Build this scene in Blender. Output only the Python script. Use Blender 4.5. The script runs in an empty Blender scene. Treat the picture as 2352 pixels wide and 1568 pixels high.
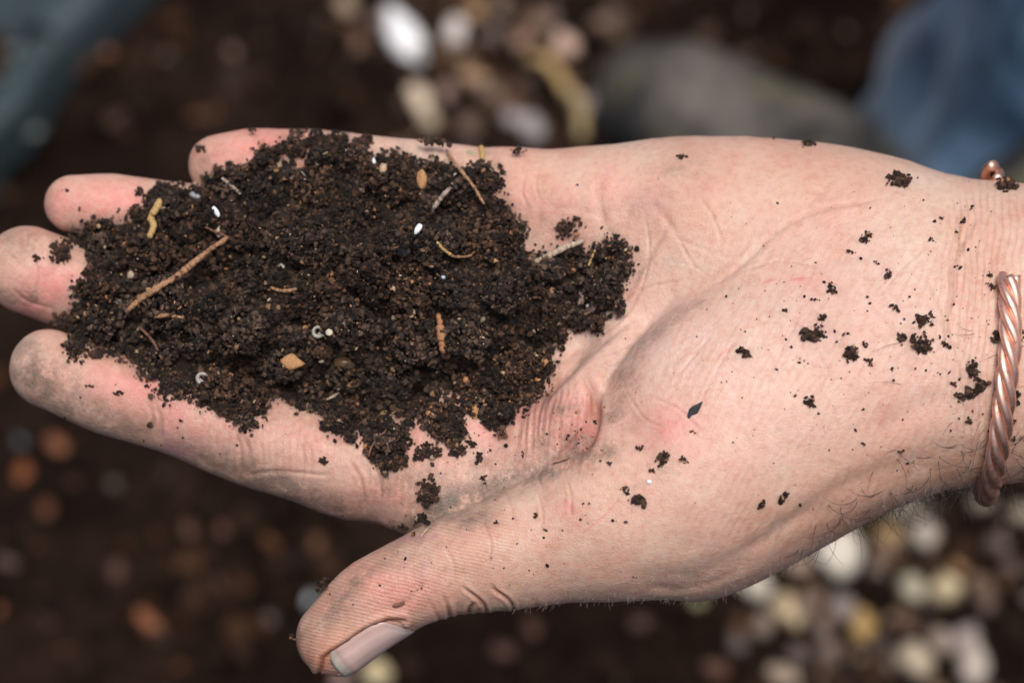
import bpy, math, random, time
import numpy as np
from mathutils import Vector, Matrix
T0 = time.time()
R = math.radians
rng = np.random.default_rng(7)
random.seed(7)
SC = bpy.context.scene
COL = SC.collection

# ---------------------------------------------------------------- camera
PITCH = R(55)
FPX = 5005.0                      # focal length for a 2352 wide picture
D0 = 0.436                        # metres to the palm
S = D0 / FPX                      # metres per drawing unit at the palm
CAM = Vector((0.0, 0.0, 0.82))
CF = Vector((0, math.cos(PITCH), -math.sin(PITCH)))
CU = Vector((0, math.sin(PITCH), math.cos(PITCH)))
CR = Vector((1, 0, 0))
cam_data = bpy.data.cameras.new('camera')
cam = bpy.data.objects.new('camera', cam_data)
COL.objects.link(cam)
cam_data.sensor_width = 23.5
cam_data.lens = 23.5 * FPX / 2352.0
cam_data.clip_start = 0.02
cam_data.clip_end = 200
cam.matrix_world = Matrix(((CR.x, CU.x, -CF.x, CAM.x), (CR.y, CU.y, -CF.y, CAM.y), (CR.z, CU.z, -CF.z, CAM.z), (0, 0, 0, 1)))
SC.camera = cam
FOCUS_Z = 150.0
cam_data.dof.use_dof = True
cam_data.dof.focus_distance = D0 - FOCUS_Z * S
cam_data.dof.aperture_fstop = cam_data.lens / 9.6
cam_data.dof.aperture_blades = 9

# ---------------------------------------------------------------- daylight, thin overcast
world = bpy.data.worlds.new('World')
SC.world = world
world.use_nodes = True
wn, wl = world.node_tree.nodes, world.node_tree.links
wn.clear()
SUN_EL, SUN_AZ = R(78), R(160)     # azimuth measured from +Y towards +X
sky = wn.new('ShaderNodeTexSky'); sky.sky_type = 'NISHITA'; sky.sun_disc = False
sky.sun_elevation = SUN_EL; sky.sun_rotation = SUN_AZ
sky.air_density = 0.8; sky.dust_density = 4.0; sky.ozone_density = 0.6
bg = wn.new('ShaderNodeBackground'); bg.inputs['Strength'].default_value = 0.10
wo = wn.new('ShaderNodeOutputWorld')
wl.new(sky.outputs[0], bg.inputs[0]); wl.new(bg.outputs[0], wo.inputs[0])
sd = bpy.data.lights.new('sun', 'SUN'); sd.energy = 2.6; sd.angle = R(26); sd.color = (1.0, 0.93, 0.86)
sun = bpy.data.objects.new('sun', sd); COL.objects.link(sun)
sdir = Vector((math.cos(SUN_EL) * math.sin(SUN_AZ), math.cos(SUN_EL) * math.cos(SUN_AZ), math.sin(SUN_EL)))
sun.rotation_euler = sdir.to_track_quat('Z', 'Y').to_euler()
sun.location = (0.3, 0.5, 2)
SC.view_settings.view_transform = 'Standard'
SC.view_settings.look = 'None'
SC.view_settings.exposure = 0.13
SC.view_settings.gamma = 1.0
SC.view_settings.use_curve_mapping = False
SC.render.resolution_x, SC.render.resolution_y = 1024, 682

# ---------------------------------------------------------------- helpers
def tw(p):
    """drawing units (u right, v down, z towards the lens) -> world metres, array version"""
    p = np.atleast_2d(np.asarray(p, float))
    d = D0 - p[:, 2] * S
    a = (p[:, 0] - 1176) / FPX; b = (784 - p[:, 1]) / FPX
    F, U = np.array(CF), np.array(CU)
    return np.array(CAM) + d[:, None] * (F + a[:, None] * np.array(CR) + b[:, None] * U)

def tw1(u, v, z): return Vector(tw([[u, v, z]])[0])

def ground_pt(u, v, h=0.0):
    d = CF + CR * ((u - 1176) / FPX) + CU * ((784 - v) / FPX)
    t = (h - CAM.z) / d.z
    return CAM + d * t

def link(o, parent=None):
    COL.objects.link(o)
    if parent is not None: o.parent = parent
    return o

def mesh_np(name, V, Fq, mat=None, parent=None, smooth=True, quads=True, origin=None):
    V = np.asarray(V, np.float64); Fq = np.asarray(Fq, np.int32)
    if origin is None: origin = V.mean(0) if parent is None else np.zeros(3)
    V = V - np.asarray(origin)
    k = Fq.shape[1]
    me = bpy.data.meshes.new(name)
    me.vertices.add(len(V)); me.vertices.foreach_set('co', V.astype(np.float32).ravel())
    me.loops.add(Fq.size); me.loops.foreach_set('vertex_index', Fq.ravel())
    me.polygons.add(len(Fq)); me.polygons.foreach_set('loop_start', np.arange(0, Fq.size, k, dtype=np.int32))
    me.update(calc_edges=True)
    me.polygons.foreach_set('use_smooth', np.full(len(Fq), smooth))
    me.validate()
    if mat: me.materials.append(mat)
    o = bpy.data.objects.new(name, me); link(o, parent)
    o.location = origin
    return o

def attr(o, name, data, kind='FLOAT'):
    a = o.data.attributes.new(name, kind, 'POINT')
    data = np.asarray(data, np.float32)
    a.data.foreach_set('value' if kind == 'FLOAT' else ('vector' if kind == 'FLOAT_VECTOR' else 'color'), data.ravel())

def tag(o, label=None, cat=None, group=None, kind=None):
    if label: o['label'] = label
    if cat: o['category'] = cat
    if group: o['group'] = group
    if kind: o['kind'] = kind
    return o

def empty(name, loc):
    o = bpy.data.objects.new(name, None); o.location = loc; o.empty_display_size = 0.01
    return link(o)

# value noise, vectorised ------------------------------------------------
_tab = rng.random(4096 * 4).astype(np.float32)
def _h(ix, iy, iz, s):
    n = (ix * 73856093) ^ (iy * 19349663) ^ (iz * 83492791) ^ (s * 2654435)
    return _tab[n & 16383]
def vnoise(p, scale, seed=0):
    q = np.asarray(p, float) / scale
    i = np.floor(q).astype(np.int64); f = q - i; f = f * f * (3 - 2 * f)
    r = 0
    for dx in (0, 1):
        wx = f[:, 0] if dx else 1 - f[:, 0]
        for dy in (0, 1):
            wy = f[:, 1] if dy else 1 - f[:, 1]
            for dz in (0, 1):
                wz = f[:, 2] if dz else 1 - f[:, 2]
                r = r + wx * wy * wz * _h(i[:, 0] + dx, i[:, 1] + dy, i[:, 2] + dz, seed)
    return r * 2 - 1

def seg_dist(P, a, b):
    a = np.asarray(a, float); b = np.asarray(b, float)
    ab = b - a
    t = np.clip(((P - a) @ ab) / max(ab @ ab, 1e-9), 0, 1)
    return np.linalg.norm(P - (a + t[:, None] * ab), axis=1), t

def poly_dist(P2, pts):
    """2D distance to an open polyline"""
    d = np.full(len(P2), 1e9)
    for a, b in zip(pts[:-1], pts[1:]):
        d = np.minimum(d, seg_dist(P2, a, b)[0])
    return d

def poly_dist_t(P2, pts):
    d = np.full(len(P2), 1e9); tt = np.zeros(len(P2))
    L = np.concatenate([[0], np.cumsum(np.linalg.norm(np.diff(pts, axis=0), axis=1))])
    for i in range(len(pts) - 1):
        e, t = seg_dist(P2, pts[i], pts[i + 1])
        m = e < d
        d = np.where(m, e, d); tt = np.where(m, (L[i] + t * (L[i + 1] - L[i])) / L[-1], tt)
    return d, tt

def spline(pts, n=6):
    """Catmull-Rom through points of any dimension"""
    P = [np.asarray(p, float) for p in pts]
    P = [2 * P[0] - P[1]] + P + [2 * P[-1] - P[-2]]
    out = []
    for i in range(1, len(P) - 2):
        for t in np.arange(n) / n:
            a, b, c, d = P[i - 1], P[i], P[i + 1], P[i + 2]
            out.append(0.5 * ((2 * b) + (c - a) * t + (2 * a - 5 * b + 4 * c - d) * t * t + (3 * b - a - 3 * c + d) * t ** 3))
    out.append(P[-2])
    return np.array(out)

def inside(P2, poly):
    x, y = P2[:, 0], P2[:, 1]; r = np.zeros(len(P2), bool)
    n = len(poly)
    for i in range(n):
        x1, y1 = poly[i]; x2, y2 = poly[(i + 1) % n]
        if y1 == y2: continue
        c = ((y1 > y) != (y2 > y)) & (x < (x2 - x1) * (y - y1) / (y2 - y1) + x1)
        r ^= c
    return r

# ---------------------------------------------------------------- the hand: implicit surface
def smin(a, b, k):
    h = np.clip(k - np.abs(a - b), 0, None) / k
    return np.minimum(a, b) - h * h * k * 0.25

_res = {}
def chain(P, pts):
    """union of rounded cones along a spline of (u, v, z of the front, radius)"""
    key = id(pts)
    if key not in _res: _res[key] = spline(pts, 4).astype(np.float32)
    q = _res[key]; d = None
    for a, b in zip(q[:-1], q[1:]):
        pa = a[:3] - np.array([0, 0, a[3]], np.float32); ab = b[:3] - np.array([0, 0, b[3]], np.float32) - pa
        x, y, z = P[:, 0] - pa[0], P[:, 1] - pa[1], P[:, 2] - pa[2]
        l = math.sqrt(max(float(ab @ ab), 1e-6)); dr = float(b[3] - a[3]); kk = max(-0.9, min(0.9, dr / l))
        y1 = (x * ab[0] + y * ab[1] + z * ab[2]) / l
        pr = np.sqrt(np.maximum(x * x + y * y + z * z - y1 * y1, 0))
        t = np.clip((y1 + pr * (kk / math.sqrt(1 - kk * kk))) / l, 0, 1)
        c = np.sqrt(pr * pr + (y1 - t * l) ** 2) - (a[3] + dr * t)
        d = c if d is None else np.minimum(d, c)
    return d

LITTLE = [(502, 380, -120, 69), (590, 375, -105, 77), (720, 378, -105, 80), (860, 392, -100, 78), (1020, 412, -92, 84), (1180, 440, -80, 92)]
RING = [(168, 467, -95, 66), (250, 473, -85, 72), (420, 500, -90, 80), (640, 532, -95, 92), (850, 562, -90, 98), (1150, 600, -70, 108)]
MIDDLE = [(62, 620, -35, 100), (160, 655, -45, 100), (330, 700, -60, 96), (560, 736, -62, 108), (800, 770, -58, 114), (1120, 800, -45, 122)]
INDEX = [(113, 846, 20, 91), (230, 894, 25, 96), (330, 925, 28, 97), (430, 954, 30, 99), (560, 1000, 36, 108), (700, 1040, 45, 113), (860, 1076, 50, 124), (1040, 1020, 58, 132)]
PALM = [
    [(1180, 440, -80, 92), (1330, 462, -40, 122), (1560, 490, 20, 172), (1760, 530, 60, 214), (1960, 588, 110, 244), (2190, 670, 165, 264), (2700, 715, 215, 270)],
    [(1150, 600, -70, 108), (1400, 620, -30, 130), (1800, 700, 95, 190), (2200, 760, 170, 240)],
    [(1120, 800, -45, 122), (1400, 780, -15, 130), (1800, 800, 90, 190), (2200, 800, 190, 240)],
    [(1010, 1060, 58, 128), (1250, 1010, 60, 140), (1500, 960, 60, 170), (1900, 900, 150, 200), (2200, 830, 190, 240)],
    [(2120, 850, 205, 262), (2300, 842, 215, 262), (2700, 815, 230, 265)],
]
THUMB = [(771, 1464, 150, 90), (850, 1392, 178, 102), (930, 1345, 185, 103), (1030, 1300, 190, 112), (1140, 1275, 205, 128), (1270, 1235, 225, 152), (1420, 1185, 250, 180)]
THENAR = [
    [(1420, 1185, 250, 180), (1590, 1122, 262, 214), (1760, 1040, 270, 240), (2000, 930, 262, 240), (2250, 850, 215, 250)],
    [(1400, 1130, 210, 130), (1560, 900, 200, 150), (1750, 800, 182, 170), (2050, 760, 180, 200)],
    [(1590, 1122, 262, 214), (1700, 950, 262, 220), (1900, 850, 250, 220)],
    [(1600, 1146, 180, 210), (1740, 1085, 160, 200), (1900, 960, 150, 205)],
]
WEB = [(960, 1130, 70, 104), (1120, 1130, 90, 100), (1240, 1050, 105, 95)]
FOLD = [(1262, 1040, 118, 74), (1306, 968, 138, 68), (1352, 905, 122, 62), (1440, 820, 62, 70)]

def masked(P, keep, fn):
    d = np.full(len(P), 300.0, np.float32)
    if keep.any(): d[keep] = fn(P[keep])
    return d

def base_sdf(P):
    def fg(Q):
        f = [chain(Q, c) for c in (LITTLE, RING, MIDDLE, INDEX)]
        return smin(smin(f[0], f[1], 8), smin(f[2], f[3], 14), 8)
    fingers = masked(P, P[:, 0] < 1600, fg)
    palm = None
    for c in PALM:
        d = chain(P, c); palm = d if palm is None else smin(palm, d, 90)
    palm = smin(palm, chain(P, WEB), 50)
    return smin(fingers, palm, 40)

def hand_sdf(P):
    P = np.asarray(P, np.float32)
    base = base_sdf(P)
    def tg(Q):
        th = chain(Q, THUMB); tn = None
        for c in THENAR:
            d = chain(Q, c); tn = d if tn is None else smin(tn, d, 90)
        return smin(th, tn, 60)
    thumb = masked(P, (P[:, 1] > 420) & (P[:, 0] > 500), tg)
    fold = chain(P, FOLD)
    kk = 13 + 75 * np.clip((P[:, 0] - 1480) / 260, 0, 1) * np.clip((1150 - P[:, 1]) / 150, 0, 1)
    return smin(smin(base, fold, 46), thumb, kk)

def grad(P, e=1.5):
    g = np.empty_like(P)
    for i in range(3):
        d = np.zeros(3); d[i] = e
        g[:, i] = hand_sdf(P + d) - hand_sdf(P - d)
    n = np.linalg.norm(g, axis=1, keepdims=True)
    return g / np.maximum(n, 1e-9)

def surface_nets(fn, lo, hi, h):
    lo = np.array(lo, float); n = (np.ceil((np.array(hi) - lo) / h)).astype(int) + 1
    xs = [lo[i] + np.arange(n[i]) * h for i in range(3)]
    G = np.empty(n, np.float32)
    B = 6; nb = (n + B - 1) // B
    bi = np.stack(np.meshgrid(*[np.arange(k) for k in nb], indexing='ij'), -1).reshape(-1, 3)
    cd = fn(lo + (bi * B + (B - 1) / 2) * h)
    near = np.abs(cd) < (B / 2) * h * 1.7321 + h
    G[:] = 1
    for q, d in zip(bi[~near], cd[~near]):
        if d < 0: G[q[0] * B:q[0] * B + B, q[1] * B:q[1] * B + B, q[2] * B:q[2] * B + B] = -1
    off = np.stack(np.meshgrid(*[np.arange(B)] * 3, indexing='ij'), -1).reshape(-1, 3)
    I = (bi[near][:, None] * B + off[None]).reshape(-1, 3)
    I = I[(I < n).all(1)]
    G[tuple(I.T)] = fn(lo + I * h)
    sg = G < 0
    m = tuple(n - 1)
    acc = np.zeros(m + (3,)); cnt = np.zeros(m)
    def sl(o): return tuple(slice(o[i], o[i] + m[i]) for i in range(3))
    corners = [(a, b, c) for a in (0, 1) for b in (0, 1) for c in (0, 1)]
    for a in corners:
        for ax in range(3):
            if a[ax]: continue
            b = list(a); b[ax] = 1; b = tuple(b)
            ga, gb = G[sl(a)], G[sl(b)]
            x = (ga < 0) != (gb < 0)
            t = np.where(x, ga / np.where(x, ga - gb, 1), 0)
            for k in range(3):
                acc[..., k] += np.where(x, a[k] + (t if k == ax else 0), 0)
            cnt += x
    act = cnt > 0
    idx = -np.ones(m, int); idx[act] = np.arange(act.sum())
    I = np.argwhere(act)
    V = lo + (I + acc[act] / cnt[act][:, None]) * h
    faces = []
    for ax in range(3):
        o1, o2 = [(1, 2), (2, 0), (0, 1)][ax]
        s0 = [slice(1, m[i]) for i in range(3)]; s0[ax] = slice(0, m[ax])
        A = sg[tuple(s0)]
        s1 = list(s0); s1[ax] = slice(1, m[ax] + 1)
        B = sg[tuple(s1)]
        e = np.argwhere(A != B)
        inn = A[tuple(e.T)]
        e = e + 1; e[:, ax] -= 1
        def vi(d1, d2):
            q = e.copy(); q[:, o1] -= d1; q[:, o2] -= d2
            return idx[tuple(q.T)]
        q = np.stack([vi(1, 1), vi(0, 1), vi(0, 0), vi(1, 0)], 1)
        q[~inn] = q[~inn][:, ::-1]
        faces.append(q)
    F = np.concatenate(faces); F = F[(F >= 0).all(1)]
    return V, F

def subdivide(V, F):
    E = np.concatenate([F[:, [0, 1]], F[:, [1, 2]], F[:, [2, 3]], F[:, [3, 0]]])
    Es = np.sort(E, 1)
    key = Es[:, 0].astype(np.int64) * len(V) + Es[:, 1]
    uk, inv = np.unique(key, return_inverse=True)
    ea, eb = uk // len(V), uk % len(V)
    EV = (V[ea] + V[eb]) / 2
    FV = V[F].mean(1)
    n, m, k = len(V), len(uk), len(F)
    ei = inv.reshape(4, k).T + n
    fi = np.arange(k) + n + m
    nF = np.concatenate([np.stack([F[:, i], ei[:, i], fi, ei[:, (i + 3) % 4]], 1) for i in range(4)])
    return np.concatenate([V, EV, FV]), nF

def vnormals(V, F):
    n = np.cross(V[F[:, 2]] - V[F[:, 0]], V[F[:, 3]] - V[F[:, 1]])
    N = np.zeros_like(V)
    for k in range(4):
        for i in range(3): N[:, i] += np.bincount(F[:, k], n[:, i], len(V))
    return N / np.maximum(np.linalg.norm(N, axis=1, keepdims=True), 1e-9)

HV, HF = surface_nets(hand_sdf, (-70, 250, -420), (2640, 1600, 330), 13)
for _ in range(2):
    HV = HV - grad(HV) * hand_sdf(HV)[:, None] * 0.9
for _ in range(2):
    HV, HF = subdivide(HV, HF)
    HV = HV - vnormals(HV, HF) * hand_sdf(HV)[:, None]
HN = vnormals(HV, HF)
print('hand', len(HV), len(HF), round(time.time() - T0, 1))
# ---------------------------------------------------------------- folds, creases and swellings of the skin
front = HN[:, 2] > -0.25
UV = HV[:, :2]
disp = np.zeros(len(HV)); crease = np.zeros(len(HV))
def groove(pts, w, depth, dark=0.5, lo=-1e9, hi=1e9, z0=-1e9):
    global disp, crease
    q = spline(pts, 5)
    m = front & (UV[:, 0] > q[:, 0].min() - 5 * w) & (UV[:, 0] < q[:, 0].max() + 5 * w) & (UV[:, 1] > q[:, 1].min() - 5 * w) & (UV[:, 1] < q[:, 1].max() + 5 * w) & (HV[:, 2] > z0)
    if not m.any(): return
    d, t = poly_dist_t(UV[m], q)
    n = (vnoise(HV[m], 50, 3) * 0.45 + 1) * np.clip(np.minimum(t, 1 - t) * 5, 0, 1) ** 0.8 * 0.62
    g = np.exp(-(d / w) ** 2)
    disp[m] -= depth * n * g - depth * 0.35 * n * np.exp(-((d - 2.4 * w) / (1.3 * w)) ** 2)
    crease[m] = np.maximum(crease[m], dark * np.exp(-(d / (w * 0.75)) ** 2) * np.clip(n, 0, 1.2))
# long palm lines
groove([(1620, 668), (1690, 622), (1755, 560), (1815, 515), (1880, 485), (1960, 468), (2040, 452)], 6, 5, .5)
groove([(1430, 700), (1462, 640), (1492, 590), (1522, 545), (1540, 512)], 6, 5, .5)
groove([(1500, 470), (1530, 500), (1555, 540)], 8, 3, .2)
groove([(1385, 400), (1378, 450), (1390, 510), (1420, 560)], 10, 5, .25)
groove([(1240, 470), (1330, 480), (1400, 500)], 7, 2, .2)
groove([(1540, 540), (1610, 570), (1690, 600)], 4, 2.0, .0)
groove([(1550, 530), (1575, 580), (1600, 620)], 4, 2.0, .0)
groove([(1530, 600), (1590, 610), (1650, 650)], 3, 1.6, .0)
groove([(1300, 860), (1380, 790), (1460, 730)], 6, 3.5, .3)
groove([(1260, 900), (1330, 840), (1400, 770)], 5, 2.5, .3)
groove([(1180, 880), (1260, 850), (1340, 800)], 6, 3, .3)
groove([(1850, 610), (1960, 590), (2090, 570)], 10, 3, .1)
# wrist lines
groove([(2215, 470), (2203, 500), (2200, 545), (2214, 580)], 6, 5, .45)
groove([(2262, 470), (2235, 520), (2212, 560), (2190, 610), (2185, 680), (2170, 760), (2200, 830)], 6, 5, .45)
groove([(2290, 460), (2262, 520), (2240, 600), (2232, 680), (2240, 760)], 4, 2.5, .25)
groove([(2115, 620), (2150, 690), (2180, 770), (2205, 860), (2215, 930)], 5, 3, .3)
groove([(2000, 700), (2060, 760), (2120, 860)], 7, 2, .1)
for k in range(9):
    x = 2205 + k * 14 + 3 * math.sin(k * 2.1)
    groove([(x, 560 + 25 * math.sin(k * 1.7)), (x - 6, 660), (x + 2, 760), (x - 8, 860 + 20 * math.cos(k))], 3.2, 1.5, .22)
# fold at the base of the thumb
groove([(1335, 850), (1362, 900), (1368, 960), (1352, 1010), (1322, 1046)], 9, 22, 1.2, z0=60)
groove([(1362, 930), (1366, 985), (1345, 1035)], 16, 8, .2, z0=60)
groove([(1230, 880), (1200, 960), (1180, 1040), (1172, 1078)], 7, 4, .25)
groove([(1255, 905), (1228, 980), (1222, 1060)], 5, 3, .25)
groove([(1290, 890), (1262, 960), (1258, 1030)], 4, 2, .25)
groove([(1185, 990), (1130, 1040), (1060, 1090)], 7, 3, .2)
groove([(1000, 1100), (960, 1150), (930, 1200)], 6, 3, .2)
for k in range(10):
    x = 1205 + k * 13
    groove([(x + 22, 905 - k * 2), (x + 6, 960), (x, 1050 - k * 2)], 3, 1.5, .3)
# thumb: wrinkles over the lower side of the joint
for pts, w, dp, dk in [
    ([(1060, 1345), (1104, 1380), (1118, 1405), (1117, 1450)], 3.4, 11, 1.5), ([(1077, 1454), (1077, 1405), (1092, 1380)], 4, 12, .7),
    ([(1130, 1350), (1177, 1388), (1178, 1445)], 3.4, 11, 1.5), ([(1018, 1365), (1032, 1405), (1036, 1458)], 4, 10, .5),
    ([(981, 1372), (1000, 1405), (1015, 1432)], 4, 4, .4), ([(1128, 1340), (1150, 1372)], 5, 3, .3), ([(1220, 1370), (1235, 1395), (1236, 1410)], 6, 3, .3),
    ([(985, 1326), (950, 1368), (905, 1398)], 9, 4, .15), ([(1000, 1330), (1040, 1312), (1100, 1330)], 12, 3, .1),
    ([(1330, 1062), (1420, 1085), (1500, 1060)], 10, 3, .1), ([(1150, 1115), (1170, 1150), (1180, 1200)], 6, 2, .15), ([(1230, 1085), (1245, 1120), (1250, 1160)], 6, 2, .15),
    ([(1060, 1165), (1100, 1180), (1130, 1210)], 6, 2, .15)]:
    groove(pts, w, dp, dk, z0=70)
# lower edge: tendon fold under the thenar
groove([(1430, 1330), (1560, 1335), (1660, 1300), (1760, 1240), (1880, 1160), (2020, 1085), (2150, 1050)], 22, 11, .0, z0=-120)
groove([(1480, 1352), (1600, 1350), (1700, 1310)], 8, 4, .2, z0=-200)
groove([(2010, 1000), (2100, 940), (2190, 910)], 25, 7, .0)
# index finger joints
for pts in ([(560, 1000), (575, 1040), (580, 1085)], [(545, 995), (555, 1040), (552, 1080)], [(345, 930), (352, 960), (345, 1000)], [(360, 930), (372, 970), (370, 1010)],
            [(800, 1050), (830, 1100), (840, 1160)], [(560, 1092), (640, 1080), (760, 1090)], [(840, 1040), (870, 1090), (880, 1150)]):
    groove(pts, 4, 4.5, .6)
for pts in ([(1210, 400), (1200, 440), (1215, 480)], [(1240, 380), (1232, 430), (1245, 470)], [(70, 560), (90, 620), (80, 690)], [(20, 650), (60, 690), (130, 712)], [(600, 1010), (606, 1060), (600, 1095)],
            [(690, 1010), (700, 1060), (694, 1120)], [(705, 1000), (718, 1050), (716, 1100)], [(1420, 690), (1500, 655), (1600, 640)], [(1380, 770), (1440, 720), (1480, 640), (1490, 560), (1480, 480)],
            [(1700, 625), (1790, 600), (1880, 610)], [(1600, 440), (1640, 500), (1660, 560)], [(1760, 700), (1850, 760), (1900, 850)], [(1700, 760), (1620, 900), (1600, 960)], [(1480, 905), (1560, 940), (1620, 1000)],
            [(1440, 900), (1480, 960), (1540, 985)], [(1850, 700), (1780, 840), (1760, 900)], [(1960, 720), (1900, 860), (1870, 940)], [(1640, 760), (1560, 860)], [(2140, 560), (2070, 620), (2020, 680)],
            [(1235, 1130), (1246, 1180), (1240, 1230)], [(1300, 1095), (1312, 1140), (1310, 1190)], [(1110, 1190), (1128, 1250), (1120, 1300)], [(1012, 1240), (1040, 1290), (1045, 1340)]):
    groove(pts, 3.2, 2.6, .3)
# pale swellings and knuckle pads
def swell(u, v, r, a, z0=-1e9):
    global disp
    d = np.hypot(UV[:, 0] - u, UV[:, 1] - v)
    disp += np.where(front & (HV[:, 2] > z0), a * np.exp(-(d / r) ** 2), 0)
for q in [(460, 960, 70, 6), (700, 1060, 80, 6), (1330, 480, 90, 10), (1560, 420, 110, 10), (1480, 560, 70, -6), (2100, 560, 60, 6), (1000, 1040, 70, 6),
          (1455, 985, 60, -9), (1540, 1010, 50, 6), (840, 1380, 60, 4), (1290, 970, 45, 5), (1900, 620, 80, -6), (2250, 640, 50, -5), (60, 620, 50, 5), (220, 460, 50, 5), (560, 365, 60, 5)]:
    swell(*q)
disp += vnoise(HV, 95, 11) * 2.4 + vnoise(HV, 38, 12) * 0.9 + vnoise(HV, 14, 13) * 0.28

# thumb nail outline: skin is pressed in beneath and swollen around it
NAIL = [(888, 1427), (860, 1436), (834, 1449), (793, 1477), (759, 1498), (742, 1511), (735, 1535), (742, 1552), (766, 1556), (813, 1535), (878, 1491), (929, 1453), (943, 1443), (916, 1427)]
nd = poly_dist(UV, [(735, 1545), (742, 1511), (759, 1498), (793, 1477), (834, 1449), (860, 1436), (892, 1424), (925, 1425)])
nin = inside(UV, NAIL + [(960, 1500), (800, 1600)][:0]) & (HV[:, 2] > 0)
nm = (UV[:, 0] > 700) & (UV[:, 0] < 980) & (UV[:, 1] > 1380) & (HV[:, 2] > -40)
disp += np.where(nm, -5 * np.exp(-(nd / 5) ** 2) + 6.5 * np.exp(-((nd - 13) / 9) ** 2) * (~nin), 0)
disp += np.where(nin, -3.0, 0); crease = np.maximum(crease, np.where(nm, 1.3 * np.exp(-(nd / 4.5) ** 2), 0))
HV = HV + HN * disp[:, None]
HN = vnormals(HV, HF)

# ---------------------------------------------------------------- skin colour (pigment, flush, ingrained dirt, and browner towards the lower edges)
def lin(c): return tuple(((x / 255) / 12.92 if x / 255 <= 0.04045 else ((x / 255 + 0.055) / 1.055) ** 2.4) for x in c)
col = np.tile(np.array([0.655, 0.43, 0.335]), (len(HV), 1))
dirtm = np.zeros(len(HV))
def stain(u, v, ru, rv, c, a, rot=0, rough=0.5, seed=21, sc=45, zmin=-1e9):
    global col
    ca, sa = math.cos(R(rot)), math.sin(R(rot))
    du, dv = UV[:, 0] - u, UV[:, 1] - v
    x = (du * ca + dv * sa) / ru; y = (-du * sa + dv * ca) / rv
    m = (x * x + y * y < 9) & front & (HV[:, 2] > zmin)
    if not m.any(): return
    n = 1 + rough * vnoise(HV[m], sc, seed) + rough * 0.7 * vnoise(HV[m], sc / 4, seed + 1)
    w = np.clip(a * n * np.exp(-(x[m] ** 2 + y[m] ** 2)), 0, 1)[:, None]
    col[m] = col[m] * (1 - w) + np.array(c) * w
    if c[0] < .3: dirtm[m] = np.maximum(dirtm[m], w[:, 0])
PINK, ROSE, PALE, TAN, MAUVE = (0.72, 0.25, 0.225), (0.62, 0.2, 0.2), (0.74, 0.52, 0.45), (0.60, 0.37, 0.26), (0.45, 0.2, 0.26)
DIRT, GREY, OCHRE = (0.26, 0.175, 0.13), (0.27, 0.215, 0.18), (0.50, 0.34, 0.2)
n1 = vnoise(HV, 160, 31)[:, None]; n2 = vnoise(HV, 60, 32)[:, None]
col = col * (1 + 0.12 * n1 * np.array([0.3, 1.2, 1.3]) + 0.10 * n2 * np.array([.2, 1, 1.1])) * (1 + .05 * vnoise(HV, 24, 33)[:, None] * np.array([.3, 1.2, 1.2]))
for q in [(480, 1010, 330, 62, (.36, .25, .19), .5, 20), (330, 960, 260, 80, (.44, .30, .225), .5), (900, 1130, 200, 60, (.44, .30, .225), .3), (1345, 985, 26, 60, (.5, .12, .10), .6), (640, 350, 140, 50, PINK, .85), (230, 465, 120, 45, PINK, .85), (130, 650, 120, 60, PINK, .6), (430, 880, 160, 50, PINK, .3), (1150, 960, 150, 80, PINK, .3), (80, 700, 70, 30, ROSE, .45), (330, 880, 170, 60, PINK, .45), (480, 950, 150, 60, PINK, .42),
          (760, 1010, 200, 70, PINK, .35), (850, 1150, 130, 40, PINK, .35), (1100, 960, 200, 110, PINK, .35), (1250, 470, 110, 80, PINK, .3), (1450, 440, 130, 60, PINK, .22), (1310, 620, 110, 60, MAUVE, .22), (1495, 465, 45, 28, MAUVE, .32), (1620, 430, 35, 25, ROSE, .38),
          (1590, 440, 120, 90, TAN, .45), (1900, 400, 180, 80, TAN, .35), (1450, 760, 200, 90, PALE, .5), (2000, 650, 260, 160, PALE, .5), (2230, 800, 130, 260, PALE, .45), (1700, 900, 330, 200, PALE, .55), (1530, 975, 80, 45, PINK, .4), (1600, 1030, 160, 90, PINK, .18),
          (1300, 980, 55, 80, PINK, .5), (1330, 1000, 35, 55, ROSE, .4), (1400, 1090, 110, 60, TAN, .4), (1300, 1170, 50, 20, PINK, .3), (1850, 640, 60, 18, PINK, .25), (1890, 760, 50, 35, MAUVE, .14), (2240, 700, 90, 220, TAN, .3),
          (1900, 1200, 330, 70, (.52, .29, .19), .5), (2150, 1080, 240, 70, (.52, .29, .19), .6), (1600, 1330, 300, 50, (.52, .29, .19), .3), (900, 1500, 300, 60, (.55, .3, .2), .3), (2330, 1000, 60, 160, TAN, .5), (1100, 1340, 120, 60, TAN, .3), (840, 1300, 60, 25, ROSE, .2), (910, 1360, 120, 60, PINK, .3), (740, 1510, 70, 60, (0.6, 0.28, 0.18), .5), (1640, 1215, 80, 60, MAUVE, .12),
          (430, 1030, 60, 22, MAUVE, .3), (400, 975, 30, 18, ROSE, .35)]:
    stain(*q[:6], rot=q[6] if len(q) > 6 else 0)
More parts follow.
